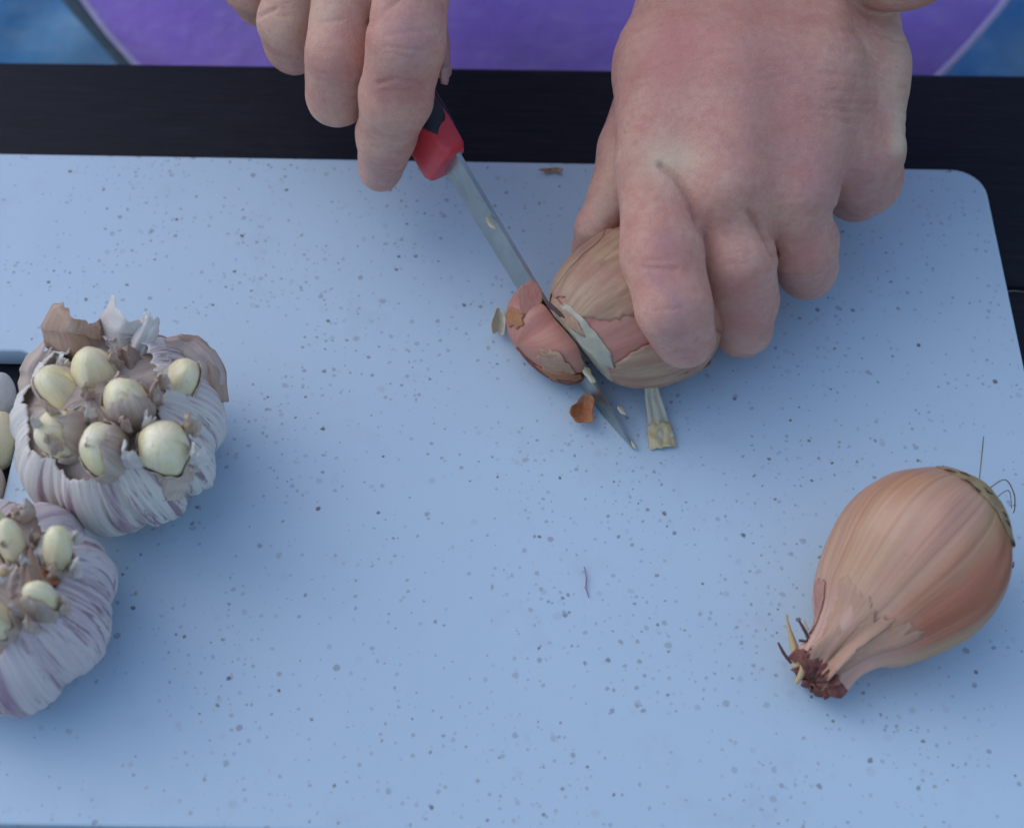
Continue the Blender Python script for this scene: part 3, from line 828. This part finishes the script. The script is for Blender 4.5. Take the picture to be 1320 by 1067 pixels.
# ------------------------------------------------------------------ knife
spine0 = P(584, 187, 4.3); tip = P(817, 577, .12)
kd = (tip-spine0).normalized(); lenB = (tip-spine0).length
kn = Vector((kd.y, -kd.x, 0)).normalized()       # horizontal, to the right-hand side seen down the blade
if kn.x < 0: kn = -kn
kdn = kd.cross(kn).normalized()
if kdn.z > 0: kdn = -kdn
kdn = (kdn*.985-kn*.13).normalized()             # the knife leans a little
kn = kdn.cross(kd).normalized()
if kn.x < 0: kn = -kn
knife = empty('kitchen_knife', spine0)
tag(knife, 'small kitchen knife with red and black handle slicing the shallot on the board', 'knife')
V = []; nb = 40
for i in range(nb+1):
    s = i/nb; b = spine0+kd*(lenB*s)
    hgt = 1.36*(1-s**6.5)*(1-.24*s)+.04
    drop = .28*max(0, (s-.72)/.28)**2*.0
    t = .16*(1-.45*s)
    for (hh, tt) in ((0, t*.5), (0, -t*.5), (.6, -t*.46), (.985, -t*.16), (1., 0), (.985, t*.16), (.6, t*.46)):
        V.append(b+kdn*(hgt*hh+drop)+kn*tt)
k = 7; F = []
for i in range(nb):
    for j in range(k): F.append((i*k+j, i*k+(j+1) % k, (i+1)*k+(j+1) % k, (i+1)*k+j))
F.append(tuple(range(k))[::-1]); F.append(tuple(nb*k+j for j in range(k)))
bl = mesh('blade', V, F, M_steel, knife, smooth=False)
def hsec(s):            # s: cm back from the guard ; returns half width, top, bottom
    wdt = interp([(0, .44), (.25, .52), (1.2, .56), (3, .56), (7, .72), (10.5, .70), (11, .55)], s)
    top = interp([(0, -.10), (.25, -.32), (2, -.28), (6, -.30), (11, -.1)], s)
    bot = interp([(0, 1.85), (.3, 2.1), (1.3, 1.9), (3, 1.5), (7, 1.9), (10.5, 2.0), (11, 1.7)], s)
    return wdt, top, bot
def hpt(s, a, grow=0.0):
    w_, tp, bt = hsec(s); ca, sa = math.cos(a), math.sin(a); e = .55
    x = (w_+grow)*math.copysign(abs(ca)**e, ca); y_ = math.copysign(abs(sa)**e, sa)*((bt-tp)/2+grow)
    return spine0-kd*(s-.3)+kn*(x-.10)+kdn*((tp+bt)/2-y_)
V = []; ns, na = 50, 40
for i in range(ns):
    s = 11*(i/(ns-1))
    for j in range(na): V.append(hpt(s, 2*math.pi*j/na))
F = [tuple(q) for q in grid_faces(ns, na)]
F = []
for i in range(ns-1):
    for j in range(na): F.append((i*na+j, i*na+(j+1) % na, (i+1)*na+(j+1) % na, (i+1)*na+j))
F.append(tuple(range(na))[::-1]); F.append(tuple((ns-1)*na+j for j in range(na)))
hd = mesh('handle', V, F, M_red, knife); bevel(hd, .06)
def grip(a0, a1):
    V = []; nu_, nv_ = 26, 22
    for i in range(nu_):
        for j in range(nv_):
            v = j/(nv_-1); a = a0+(a1-a0)*v; vee = .55+.75*abs(v-.42)/.58
            s = vee+(10.4-vee)*i/(nu_-1); edge = min(v, 1-v, i/(nu_-1)*3)
            V.append(hpt(s, a, .03 if edge > .02 else -.05))
    return mesh('grip_inlay', V, grid_faces(nu_, nv_), M_black, hd)
solid(grip(R(72), R(168)), .04); solid(grip(R(12), R(66)), .04)

def rag_sheet(parent, pts, wpx, mat, seed, name='paper_skin', rag=.15, bend=.6, thick=.018, nu_=26, nv_=44):
    """a torn paper ribbon along photo-sighted points with heights; each pt: (px,py,z), widths in px"""
    Pn = [P(*p_) for p_ in pts]; n_ = len(Pn); V = []; ST = []
    for j in range(nv_):
        s = j/(nv_-1)*(n_-1); k_ = min(int(s), n_-2); f_ = s-k_
        c = Pn[k_].lerp(Pn[k_+1], f_); tdir = (Pn[k_+1]-Pn[k_]).normalized()
        wv = wpx[k_]+(wpx[k_+1]-wpx[k_])*f_; wc = pr(c, wv)
        sdv = tdir.cross(-fwd).normalized(); nn = sdv.cross(tdir)
        for i in range(nu_):
            u = i/(nu_-1)*2-1
            e_ = 1+rag*N(j*.09*30/nv_*1.4, seed+(1 if u > 0 else 5))*1.6
            lenj = rag*1.5*N(u*3.1+seed, 8)*(j/(nv_-1))**2
            V.append(c+sdv*(u*wc*e_)+nn*(-bend*wc*u*u+.10*N(u*2+seed, j*.12*30/nv_)+0.03*math.sin(u*7+seed))+tdir*lenj); ST.append((u+seed, j/nv_*1.0, 0))
    F = grid_faces(nv_, nu_)
    return solid(mesh(name, V, F, mat, parent, attrs={'st': ST}), thick)

# ------------------------------------------------------------------ held shallot, cut by the knife
pc = Vector((kn.x, kn.y, 0)).normalized()         # horizontal, away from the blade to the right
ctr = P(742, 425, 2.2)
# point on the blade plane near there
bp = spine0+kd*((ctr-spine0).dot(kd)); q0 = Vector((bp.x, bp.y, 0))
axH = pc; sdH = Vector((-pc.y, pc.x, 0))
if sdH.y < 0: sdH = -sdH
CH = P(752, 445, 2.1); CH = Vector((CH.x, CH.y, 2.3)); CH = CH-pc*((CH-q0).dot(pc)-.1)
cutd = (CH-q0).dot(pc)                              # distance of centre from blade plane
LH = 3.1; RH = 2.6
t_cut = None
def pH(t):                                          # t 0..1 from the blade side to the far end
    z = -1+2*t; r = RH*max(0, 1-abs(z)**2.15)**.5
    return z*LH, r
def held_pt(th_, al, extra=0.0):
    z = max(min(al/LH, .9999), -.9999); r = RH*max(0, 1-abs(z)**2.2)**.5*(1-.34*max(z, 0))
    r += .05*N(math.cos(th_)*1.3, math.sin(th_)*1.3, al*.4)+.012*math.sin(th_*19)
    r += extra
    q = CH+axH*(al+2.6)+sdH*(math.cos(th_)*r)+Vector((0, 0, math.sin(th_)*r))
    q -= axH*(.34*(q.z-1.6)*max(0, 1-(al+2.6)/4.5))
    return Vector((q.x, q.y, max(q.z, .02)))
base_al = -2.6
held = empty('shallot', (CH.x, CH.y, 0))
tag(held, 'half-peeled shallot pinned under the right hand in the photo, being cut by the knife', 'shallot')
nth, ntt = 110, 60
def al_of(j): return base_al+(LH*.9995-base_al)*(j/(ntt-1))
V = [held_pt(2*math.pi*i/nth, al_of(j)) for i in range(nth) for j in range(ntt)]
ST = [(math.cos(2*math.pi*i/nth), math.sin(2*math.pi*i/nth), .3+.4*j/(ntt-1)) for i in range(nth) for j in range(ntt)]
mesh('bulb', V, grid_faces(nth, ntt, True), M_pinkpeel, held, attrs={'st': [(a*1.1, c*3, 0) for a, b, c in ST]})
# cut face: concentric rings of flesh, slightly raised one from the next
V = []; nr = 16
for i in range(nth):
    th_ = 2*math.pi*i/nth; rim = held_pt(th_, base_al); cc = CH-axH*(.34*(CH.z-1.6))
    for j in range(nr+1):
        s = j/nr; q = rim.lerp(cc, s)-axH*(.02*(math.sin(s*22)*.5+.5)*(s > 0))
        V.append(q)
mesh('cut_face', V, grid_faces(nth, nr+1, True), M_flesh, held)
def hp(off, curl=None):
    def f(u, v):
        o_ = off+.04*N(u*2.5, v*1.3, off*20)
        if curl: o_ += curl(u, v)
        return held_pt(u, v, o_)
    return f
tp = R(90)
# directions: angle 90 is the top, 180+ faces the camera/front side
front = math.pi if sdH.y > 0 else 0
patch('flesh_strip', hp(.03), R(112), base_al+.12, R(44), .24, M_flesh, held, 2, .16, 8, 90, .03, 2.5, tear=1.2)
patch('peel', hp(.03), R(76), base_al+1.62, R(46), 1.55, M_tanpeel, held, 11, .16, 14, 120, .01, 3.4, tear=1.4)
patch('peel', hp(.045), R(22), base_al+1.4, R(30), 1.4, M_tanpeel, held, 17, .15, 12, 80, .01)
patch('peel', hp(.05, lambda u, v: .12*max(0, u-R(190))), R(186), base_al+1.75, R(46), 1.85, M_tanpeel, held, 31, .12, 14, 120, .01, 3.4, tear=1.3)
patch('dry_layer_and_shade', hp(.05), R(74), base_al+.05, R(34), .16, M_tanpeel, held, 51, .3, 6, 80, .02)
patch('dry_layer_and_shade', hp(.07), R(52), base_al-.02, R(26), .06, M_brown, held, 53, .3, 6, 60, .02)  # brown layer edges, with the shadow between blade and strip put into their colour
patch('peel', hp(.06), R(120), base_al+2.3, R(12), .5, M_tanpeel, held, 57, .35, 8, 60, .02, 3, tear=1.4)
# translucent tail of skin hanging onto the board
rag_sheet(held, [(838, 488, 1.2), (841, 512, .5), (848, 540, .16), (853, 566, .09)], [7, 10, 13, 16], M_clear, 71, 'skin_tail', .03, .12, .02)
rag_sheet(held, [(849, 545, .20), (852, 560, .15), (855, 577, .12)], [14, 17, 17], M_yellow, 74, 'skin_tail', .035, .1, .02, 14, 16)
# torn flap past the index fingertip
patch('peel', lambda u, v: P(866+u, 474+v, 1.2+.03*u+.02*v), 0, 0, 20, 13, M_tanpeel, held, 41, .25, 7, 44, .04)
patch('peel', lambda u, v: P(908+u, 461+v, .8+.03*v), 0, 0, 9, 14, M_tanpeel, held, 44, .25, 6, 40, .04)

# sliced-off end, left of the blade
pe = P(700, 432, 0)
piece = empty('shallot_slice', (pe.x, pe.y, 0))
tag(piece, 'sliced-off shallot end with pink skin leaning against the left side of the blade', 'shallot slice')
PC = P(719, 408, 1.3); PC = q0+sdH*((PC-q0).dot(sdH))-pc*.12; PC.z = 1.05
def piece_pt(th_, al, extra=0.0):
    z = max(0, min(1, al/1.12)); r = 1.85*(1-z**2.0)**.5
    r *= (1-.16*math.cos(th_)+.2*N(math.cos(th_)*2, math.sin(th_)*2, 7)); r += extra+.05*N(math.cos(th_)*4, al*2, math.sin(th_)*4)
    zz = math.sin(th_)*r
    zz = zz*(.62 if zz > 0 else .6)
    q = PC-pc*(al*1.0)+sdH*(math.cos(th_)*r*.93)+Vector((0, 0, zz))
    return Vector((q.x, q.y, max(q.z, .02)))
V = []; ST = []; nth, ntt = 90, 36
for i in range(nth):
    for j in range(ntt):
        al = 1.12*math.sin(j/(ntt-1)*math.pi/2); V.append(piece_pt(2*math.pi*i/nth, al)); ST.append((i/nth*4, al*.3, 0))
mesh('rind', V, grid_faces(nth, ntt, True), M_pinkpeel, piece, attrs={'st': ST})
V = []
for i in range(nth):
    rim = piece_pt(2*math.pi*i/nth, 0)
    for j in range(9): V.append(rim.lerp(PC, j/8)+pc*.03*math.sin(j*2.2))
mesh('cut_face', V, grid_faces(nth, 9, True), M_flesh, piece)
patch('dry_skin', lambda u, v: P(684+u, 386+v, 2.2-.012*v), 0, 0, 16, 26, M_pinkpeel, piece, 61, .3, 8, 60, .03, 2.5, tear=1.3)
def pp(off): return lambda u, v: piece_pt(u, v, off+.05*N(u*3, v*3, off*10))
def nth_front(a): return R(180-a) if sdH.y > 0 else R(a)
patch('dry_skin', pp(.07), R(165), .7, R(34), .3, M_tanpeel, piece, 3, .3, 8, 60, .02, 3, tear=1.3)
patch('dry_skin', pp(.10), R(192), .5, R(16), .45, M_amber, piece, 6, .35, 8, 50, .05)
patch('dry_skin', pp(.12), R(207), .35, R(14), .4, M_root, piece, 8, .35, 8, 50, .05)
patch('dry_skin', pp(.06), R(60), .8, R(26), .2, M_amber, piece, 15, .35, 8, 50, .05)
patch('dry_skin', pp(.06), R(215), .75, R(30), .4, M_root, piece, 12, .4, 8, 50, .05)
def flake(name, label, cat, px, py, rx_, ry_, z, mat, seed, rag=.35, curl=.0, group=None, thick=.03, parent=None, lift=.0):
    o0 = P(px, py, 0)
    def f(u, v):
        zz = z+curl*(u*u/(rx_*rx_)+.5*v*v/(ry_*ry_))+.05*N(u*.2+seed, v*.2)+lift*u/rx_
        return P(px+u, py+v, max(zz, .03))
    o = patch(name, f, 0, 0, rx_, ry_, mat, parent, seed, rag, 7, 48, thick, origin=(o0.x, o0.y, 0) if parent is None else None)
    if parent is None: tag(o, label, cat, group)
    return o
flake('shallot_skin_flake', 'small amber-brown curled skin flake beside the knife blade near its tip', 'skin flake', 751, 527, 15, 15, .12, M_amber, 4.6, .28, .35)
flake('garlic_skin_flake', 'pale translucent papery flake just left of the sliced-off shallot end', 'skin flake', 643, 414, 10, 17, .1, M_clear, 15.3, .25, .45)
flake('shallot_skin_flake', 'thin brown skin sliver at the far edge of the board between the hands', 'skin flake', 712, 220, 14, 3.5, .08, M_tanpeel, 24, .3, .1)
# bits of white flesh on the knife, plus a blade glint shaped likewise
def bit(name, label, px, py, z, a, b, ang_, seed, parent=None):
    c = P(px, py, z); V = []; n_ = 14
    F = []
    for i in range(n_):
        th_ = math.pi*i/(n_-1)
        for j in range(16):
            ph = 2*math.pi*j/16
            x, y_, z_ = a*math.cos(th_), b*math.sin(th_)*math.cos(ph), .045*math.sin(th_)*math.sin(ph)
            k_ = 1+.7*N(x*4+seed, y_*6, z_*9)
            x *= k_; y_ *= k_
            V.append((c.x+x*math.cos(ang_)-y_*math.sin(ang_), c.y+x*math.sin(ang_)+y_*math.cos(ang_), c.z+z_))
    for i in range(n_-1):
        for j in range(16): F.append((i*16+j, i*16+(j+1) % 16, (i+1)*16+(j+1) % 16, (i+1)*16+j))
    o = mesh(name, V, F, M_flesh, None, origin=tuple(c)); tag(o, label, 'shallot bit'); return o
bit('shallot_bit_or_glint', 'white shallot shred stuck on the blade beside the sliced-off end', 758, 482, 1.35, .36, .13, R(-62), 1)
bit('shallot_bit_or_glint', 'small white shallot shred at the right of the blade near its tip', 803, 530, .62, .19, .08, R(-58), 4)
bit('shallot_bit_or_glint', 'white shallot shred right at the pointed tip of the knife', 815, 571, .16, .2, .06, R(-58), 8)
bit('shallot_bit_or_glint', 'glint on the blade spine halfway to the handle, shaped as a pale sliver', 632, 288, 3.17, .26, .09, R(-58), 12)  # reflection on the steel, put in as a pale sliver of mesh
# fine purple thread of skin on the board
V, F = tube([P(753, 730, .05), P(756, 745, .09), P(755, 757, .06), P(759, 770, .04)], [.012, .022, .022, .01], 6)
o = mesh('skin_thread', V, F, mat_plain('purple_fibre', (.30, .17, .28), .7), origin=tuple(P(756, 750, 0))); tag(o, 'thin purple thread of skin lying alone in the middle of the board', 'skin thread')

# ------------------------------------------------------------------ garlic
def garlic(base, axis, Rg, Hg, lobes, mat, label, seed, open_t, spin=0.0, squash=.0):
    g = empty('garlic_bulb', (base.x, base.y, 0)); tag(g, label, 'garlic', 'opened garlic bulbs at the left of the board')
    a, x, y_ = frame(axis)
    def pt(th_, t, extra=0.0):
        # t 0 base, 1 closed neck
        phi = t*math.pi; r = Rg*math.sin(phi*.97+.03)**.72 if t < .98 else .1
        h_ = -math.cos(phi)*Hg*.5
        c_ = math.cos((th_+spin)*lobes/2+.5*math.sin(th_*2+seed)); lob = (abs(c_)**.6-.7)*.17*Rg*math.sin(phi)**.7
        r += lob*.8+.07*N(math.cos(th_)*2.2+seed, math.sin(th_)*2.2, t*2.2)
        r += .09*N(math.cos(th_)*9+seed, math.sin(th_)*9, t*.9)+.08*N(math.cos(th_)*22, math.sin(th_)*22+seed, t*1.2)
        r += extra
        q = Vector(base)+a*(h_+Hg*.42)+(x*math.cos(th_)+y_*math.sin(th_))*r
        return Vector((q.x, q.y, max(q.z, .02)))
    nth, ntt = 220, 46; V = []; ST = []
    for i in range(nth):
        th_ = 2*math.pi*i/nth
        rag = open_t(th_)+.025*N(math.cos(th_)*5+seed, math.sin(th_)*5)+.022*N(th_*8, seed)+.012*N(th_*19, seed)
        for j in range(ntt):
            t = .02+(rag-.02)*j/(ntt-1); lip = max(0, (j/(ntt-1)-.9)*10)
            V.append(pt(th_, t, lip*.05*N(th_*6, seed, 2))); ST.append((math.cos(th_), math.sin(th_), t))
    o = mesh('outer_wrapper', V, grid_faces(nth, ntt, True), mat, g, attrs={'st': ST}); solid(o, .05)
    # inner floor of papery tissue, so the bulb is not hollow
    V = []; ST = []
    for i in range(80):
        th_ = 2*math.pi*i/80; rim = pt(th_, open_t(th_)-.09, -.12); cc = Vector(base)+a*(Hg*.80)
        for j in range(14):
            s = j/13; q = rim.lerp(cc, s)+a*(.5*math.sin(s*math.pi/2)+.16*N(math.cos(th_)*(1-s)*4, math.sin(th_)*(1-s)*4, seed)+.1*math.sin(th_*9)*(1-s)); V.append(q); ST.append((th_, s*2, 0))
    mesh('inner_paper', V, grid_faces(80, 14, True), M_paper_pink, g, attrs={'st': ST})
    return g, pt, (a, x, y_)
def clove(parent, px, py, z, rx_, ry_, lean, seed, cut=True, skin=True, mat=None, flat=.8, z_h=1.1, skin_mat=None, skin_side=None, cover=.50):
    """a clove standing in the bulb, cream flesh with its torn skin round the lower part"""
    z += .75; c = P(px, py, z); a = Vector(lean).normalized(); kx = pr(c, rx_); ky = pr(c, ry_)
    e1 = (camR-a*camR.dot(a)).normalized(); e2 = a.cross(e1).normalized()
    def pt(th_, t, ex=0):
        phi = t*math.pi; s = math.sin(phi)
        r1 = kx*s**.85+ex; r2 = ky*s**.85+ex
        top = math.cos(phi); h_ = z_h*(top if top < .0 else top*flat)
        w_ = 1+.22*N(math.cos(th_)*1.1+seed, math.sin(th_)*1.1, t*1.2)
        return c+a*(h_+ex*top)+e1*(math.cos(th_)*r1*w_)+e2*(math.sin(th_)*r2*w_)
    kx *= .99; ky *= .97
    V = []; ST = []
    for i in range(40):
        for j in range(24): V.append(pt(2*math.pi*i/40, j/23)); ST.append((i/40, j/23, 0))
    o = mesh('clove', V, grid_faces(40, 24, True), mat or M_clove, parent, attrs={'st': ST})
    if skin:
        V = []; ST = []
        for i in range(60):
            th_ = 2*math.pi*i/60
            t0_ = cover+.14*N(math.cos(th_)*2+seed, math.sin(th_)*2, seed)+.06*N(th_*5, seed)
            if skin_side is not None: t0_ -= .26*max(0, math.cos(th_-skin_side))**1.5
            for j in range(12):
                t = t0_+(.97-t0_)*j/11; V.append(pt(th_, t, .035+.05*(1-j/11)*(N(th_*3, seed)+.6))); ST.append((math.cos(th_)*2+seed, t, 0))
        solid(mesh('clove_skin', V, grid_faces(60, 12, True), skin_mat or M_cloveskin, o, attrs={'st': ST}), .035)
    return o
gb = P(184, 594, 0)
ax1 = Vector((-.10, -.10, 1)).normalized()
def open1(th_): return .80+.02*math.sin(th_*2+1)
G1, gp1, _ = garlic(gb, ax1, 2.95, 4.9, 9, M_garlic, 'larger white garlic bulb with torn-open top showing cream cloves at left of the board', 1.3, open1)
for (px, py, z, rx_, ry_, ln, sd_, zh, fl, ss, cv) in (
        (122, 492, 3.2, 30, 30, (0, .35, 1), 1, 1.4, .8, None, .50),
        (82, 512, 3.0, 29, 29, (-.35, .2, 1), 2, 1.4, .8, 3.4, .50),
        (168, 527, 3.6, 31, 28, (0, .05, 1), 3, 1.6, .75, -1.2, .42),
        (84, 562, 3.1, 31, 34, (-.3, -.25, 1), 4, 1.4, .75, .2, .46),
        (136, 582, 3.4, 27, 36, (-.1, -.25, 1), 5, 1.5, .8, .1, .42),
        (213, 578, 3.4, 34, 34, (.2, -.35, 1), 6, 1.7, .85, None, .50),
        (234, 496, 3.0, 24, 26, (.45, .15, 1), 7, 1.4, .7, 0.3, .46)):
    clove(G1, px, py, z, rx_, ry_, ln, sd_, z_h=zh, flat=fl, skin_side=ss, cover=cv)
rs = rag_sheet
rs(G1, [(105, 480, 3.0), (98, 455, 3.9), (88, 425, 4.6), (95, 409, 5.0)], [46, 46, 40, 26], M_paper_tan, 1, rag=.09)
rs(G1, [(60, 530, 2.7), (48, 500, 3.0), (45, 478, 3.4), (62, 450, 4.0)], [30, 30, 22, 14], M_paper_pink, 4)
rs(G1, [(150, 470, 3.2), (150, 450, 3.9), (152, 425, 4.5), (162, 408, 4.9)], [18, 28, 33, 36], M_paper_white, 7, rag=.13)
rs(G1, [(165, 478, 3.5), (176, 450, 4.2), (188, 420, 4.7), (194, 408, 4.9)], [9, 14, 15, 9], M_paper_white, 9, bend=.9)
rs(G1, [(180, 500, 3.7), (165, 478, 4.1), (160, 458, 4.4), (158, 450, 4.6)], [26, 22, 14, 8], M_paper_tan, 12, bend=.9)
rs(G1, [(262, 500, 2.8), (258, 470, 3.2), (238, 450, 3.5), (214, 447, 3.8)], [26, 26, 20, 10], M_paper_pink, 15, bend=.8)
rs(G1, [(274, 520, 2.5), (270, 480, 3.0), (250, 446, 3.4), (232, 437, 3.6)], [18, 18, 14, 6], M_paper_tan, 18, bend=.9)
rs(G1, [(212, 520, 3.4), (208, 500, 4.0), (204, 480, 4.1), (214, 462, 4.0)], [16, 15, 11, 7], M_paper_white, 21, bend=1.0)
rs(G1, [(232, 545, 3.4), (224, 522, 3.9), (212, 500, 4.2), (202, 488, 4.3)], [18, 16, 9, 5], M_paper_white, 23, bend=.6)
rs(G1, [(70, 531, 3.5), (95, 526, 4.2), (122, 513, 4.3)], [3, 4, 3], M_paper_white, 25, bend=1.5)
rs(G1, [(128, 515, 4.0), (138, 492, 4.4), (158, 488, 4.6), (175, 496, 4.6)], [4, 4, 4, 6], M_straw and M_paper_pink, 27, bend=1.5)
rs(G1, [(122, 530, 3.6), (120, 505, 4.3), (116, 490, 4.4)], [9, 10, 6], M_cloveskin, 29, bend=1.3)
rs(G1, [(40, 570, 2.2), (28, 548, 2.6), (30, 520, 3.0), (40, 500, 3.3)], [14, 18, 15, 7], M_paper_tan, 33, bend=1.0)
rs(G1, [(75, 475, 3.6), (80, 466, 3.9), (82, 462, 4.1)], [14, 12, 8], M_paper_white, 35)
rs(G1, [(172, 560, 3.9), (168, 548, 4.4), (160, 536, 4.7)], [20, 18, 10], M_paper_tan, 37, bend=.9)
rs(G1, [(190, 600, 3.4), (184, 570, 3.9), (182, 550, 4.2)], [10, 8, 4], M_paper_tan, 39, bend=.9)
rs(G1, [(118, 600, 3.0), (116, 580, 3.7), (116, 560, 4.1)], [8, 7, 4], M_amber, 41, bend=.9)
rs(G1, [(200, 640, 2.6), (212, 615, 3.4), (222, 596, 3.8)], [28, 30, 26], M_cloveskin, 43, bend=.8, rag=.25)
rs(G1, [(120, 650, 2.3), (112, 620, 3.1), (108, 602, 3.5)], [30, 32, 28], M_paper_pink, 46, bend=.7, rag=.25)

for k, (x, y, dx, dy, wp) in enumerate(((105, 515, 4, -16, 12), (70, 545, -8, -18, 12), (112, 545, 2, -20, 10), (146, 505, 6, -18, 12), (155, 560, 4, -20, 12), (185, 560, 6, -22, 14), (195, 525, 4, -24, 12), (110, 590, 2, -16, 16), (160, 600, 2, -18, 18), (66, 585, -6, -20, 14), (240, 560, 6, -22, 14), (250, 600, 4, -20, 16), (140, 470, 4, -16, 14), (200, 500, 8, -18, 12), (48, 560, -6, -20, 10))):
    rs(G1, [(x, y, 4.1), (x+dx*.5, y+dy*.5, 4.75), (x+dx, y+dy, 5.3)], [wp, wp*.9, wp*.45], (M_paper_pink, M_cloveskin, M_paper_white)[k % 3], 80+k*2.3, bend=.9, rag=.3, nv_=30, nu_=20)
gb2 = P(34, 817, 0)
ax2 = Vector((-.05, .02, 1)).normalized()
def open2(th_): return .80+.015*math.sin(th_*3)
G2, gp2, _ = garlic(gb2, ax2, 2.95, 4.4, 8, M_garlic2, 'purple-striped garlic bulb cut off by the left edge, nearest the camera', 4.7, open2, spin=.4)
for (px, py, z, rx_, ry_, ln, sd_, zh, fl, ss) in (
        (17, 702, 3.6, 17, 19, (0, .25, 1), 11, 1.2, .8, None), (73, 710, 3.6, 19, 20, (.25, .2, 1), 12, 1.2, .8, None),
        (-8, 680, 3.4, 18, 24, (-.2, .3, 1), 13, 1.2, .8, None), (53, 772, 3.8, 22, 16, (.15, 0, 1), 14, 1.2, .75, -1.9),
        (-8, 800, 3.6, 18, 26, (-.2, -.1, 1), 15, 1.2, .8, None), (-50, 740, 3.5, 24, 24, (-.4, 0, 1), 16, 1.2, .8, None)):
    clove(G2, px, py, z, rx_, ry_, ln, sd_, z_h=zh, flat=fl, skin_side=ss, cover=.56, skin_mat=M_cloveskin)
v, f = tube([P(5, 760, 2.6), P(4, 748, 3.4), P(4, 738, 4.2)], [.30, .26, .24], 16); mesh('stem_core', v, f, M_paper_white, G2, attrs={'st': [(i*.1, 0, 0) for i in range(len(v))]})
v, f = tube([P(4, 739, 4.16), P(4, 736, 4.26)], [.12, .11], 12); mesh('stem_hollow', v, f, M_straw, G2)
rs(G2, [(45, 790, 3.2), (40, 760, 4.0), (36, 730, 4.4), (38, 706, 4.4)], [16, 22, 14, 6], M_paper_tan, 51, bend=.7)
rs(G2, [(60, 756, 3.9), (58, 738, 4.1), (64, 728, 4.1)], [13, 12, 9], M_amber, 53, bend=.7)
rs(G2, [(52, 735, 3.9), (50, 712, 4.4), (58, 690, 4.4)], [7, 10, 6], M_paper_white, 55, bend=1)
rs(G2, [(28, 800, 3.6), (20, 788, 4.2), (12, 780, 4.4)], [4, 4, 4], M_paper_white, 57, bend=1)
rs(G2, [(16, 770, 3.8), (14, 750, 4.1), (24, 730, 4.3)], [16, 16, 8], M_paper_pink, 59, bend=.6)
rs(G2, [(20, 672, 3.7), (25, 660, 4.0), (22, 652, 4.1)], [14, 16, 14], M_paper_pink, 61, bend=.8)
rs(G2, [(5, 820, 3.5), (8, 800, 4.1), (12, 790, 4.2)], [12, 10, 7], M_paper_pink, 63, bend=.8)

for k, (x, y, dx, dy, wp) in enumerate(((40, 700, 2, -14, 9), (62, 745, 6, -14, 10), (30, 735, -2, -16, 12), (30, 775, -2, -16, 12), (75, 790, 8, -14, 12), (90, 740, 8, -14, 10), (5, 715, -2, -12, 9), (35, 815, 0, -16, 12), (92, 700, 6, -12, 9))):
    rs(G2, [(x, y, 3.8), (x+dx*.5, y+dy*.5, 4.4), (x+dx, y+dy, 4.9)], [wp, wp*.9, wp*.45], (M_paper_pink, M_cloveskin, M_paper_white)[k % 3], 180+k*2.3, bend=.9, rag=.3, nv_=30, nu_=20)
# loose cloves lying in the board's hand slot
for (px, py, rx_, ry_, lab, sd_, mt) in ((-4, 508, 24, 20, 'loose garlic clove in white skin at the far end of the board hand slot', 71, M_paper_white),
                                     (-4, 568, 26, 32, 'loose cream peeled garlic clove in the middle of the board hand slot', 73, M_clove),
                                     (-12, 632, 18, 26, 'loose garlic clove at the near end of the board hand slot', 75, M_cloveskin)):
    c = P(px, py, TZ+.75); root = empty('garlic_clove', (c.x, c.y, TZ)); tag(root, lab, 'garlic clove', 'loose cloves in the hand slot')
    a1 = pr(c, rx_); b1 = pr(c, ry_); V = []; ST = []
    for i in range(36):
        th_ = 2*math.pi*i/36
        for j in range(22):
            ph = math.pi*(.01+.98*j/21); s = math.sin(ph)**.85
            V.append((c.x+a1*s*math.cos(th_), c.y-b1*1.15*math.cos(ph)+.15*s*math.sin(th_*2), max(TZ+.02, c.z+.8*s*math.sin(th_)*(1+.1*N(th_, sd_))))); ST.append((math.cos(th_)*2, j/21, 0))
    mesh('flesh', V, grid_faces(36, 22, True), mt, root, attrs={'st': ST})
    patch('clove_skin', lambda u, v: (c.x+a1*1.06*math.cos(v)*math.cos(u), c.y+b1*1.2*math.sin(v)*(1 if True else 0), c.z+.86*math.cos(v)*math.sin(u)), R(110), -.5, R(42), .5, M_paper_white, root, sd_, .2, 7, 40, .03)
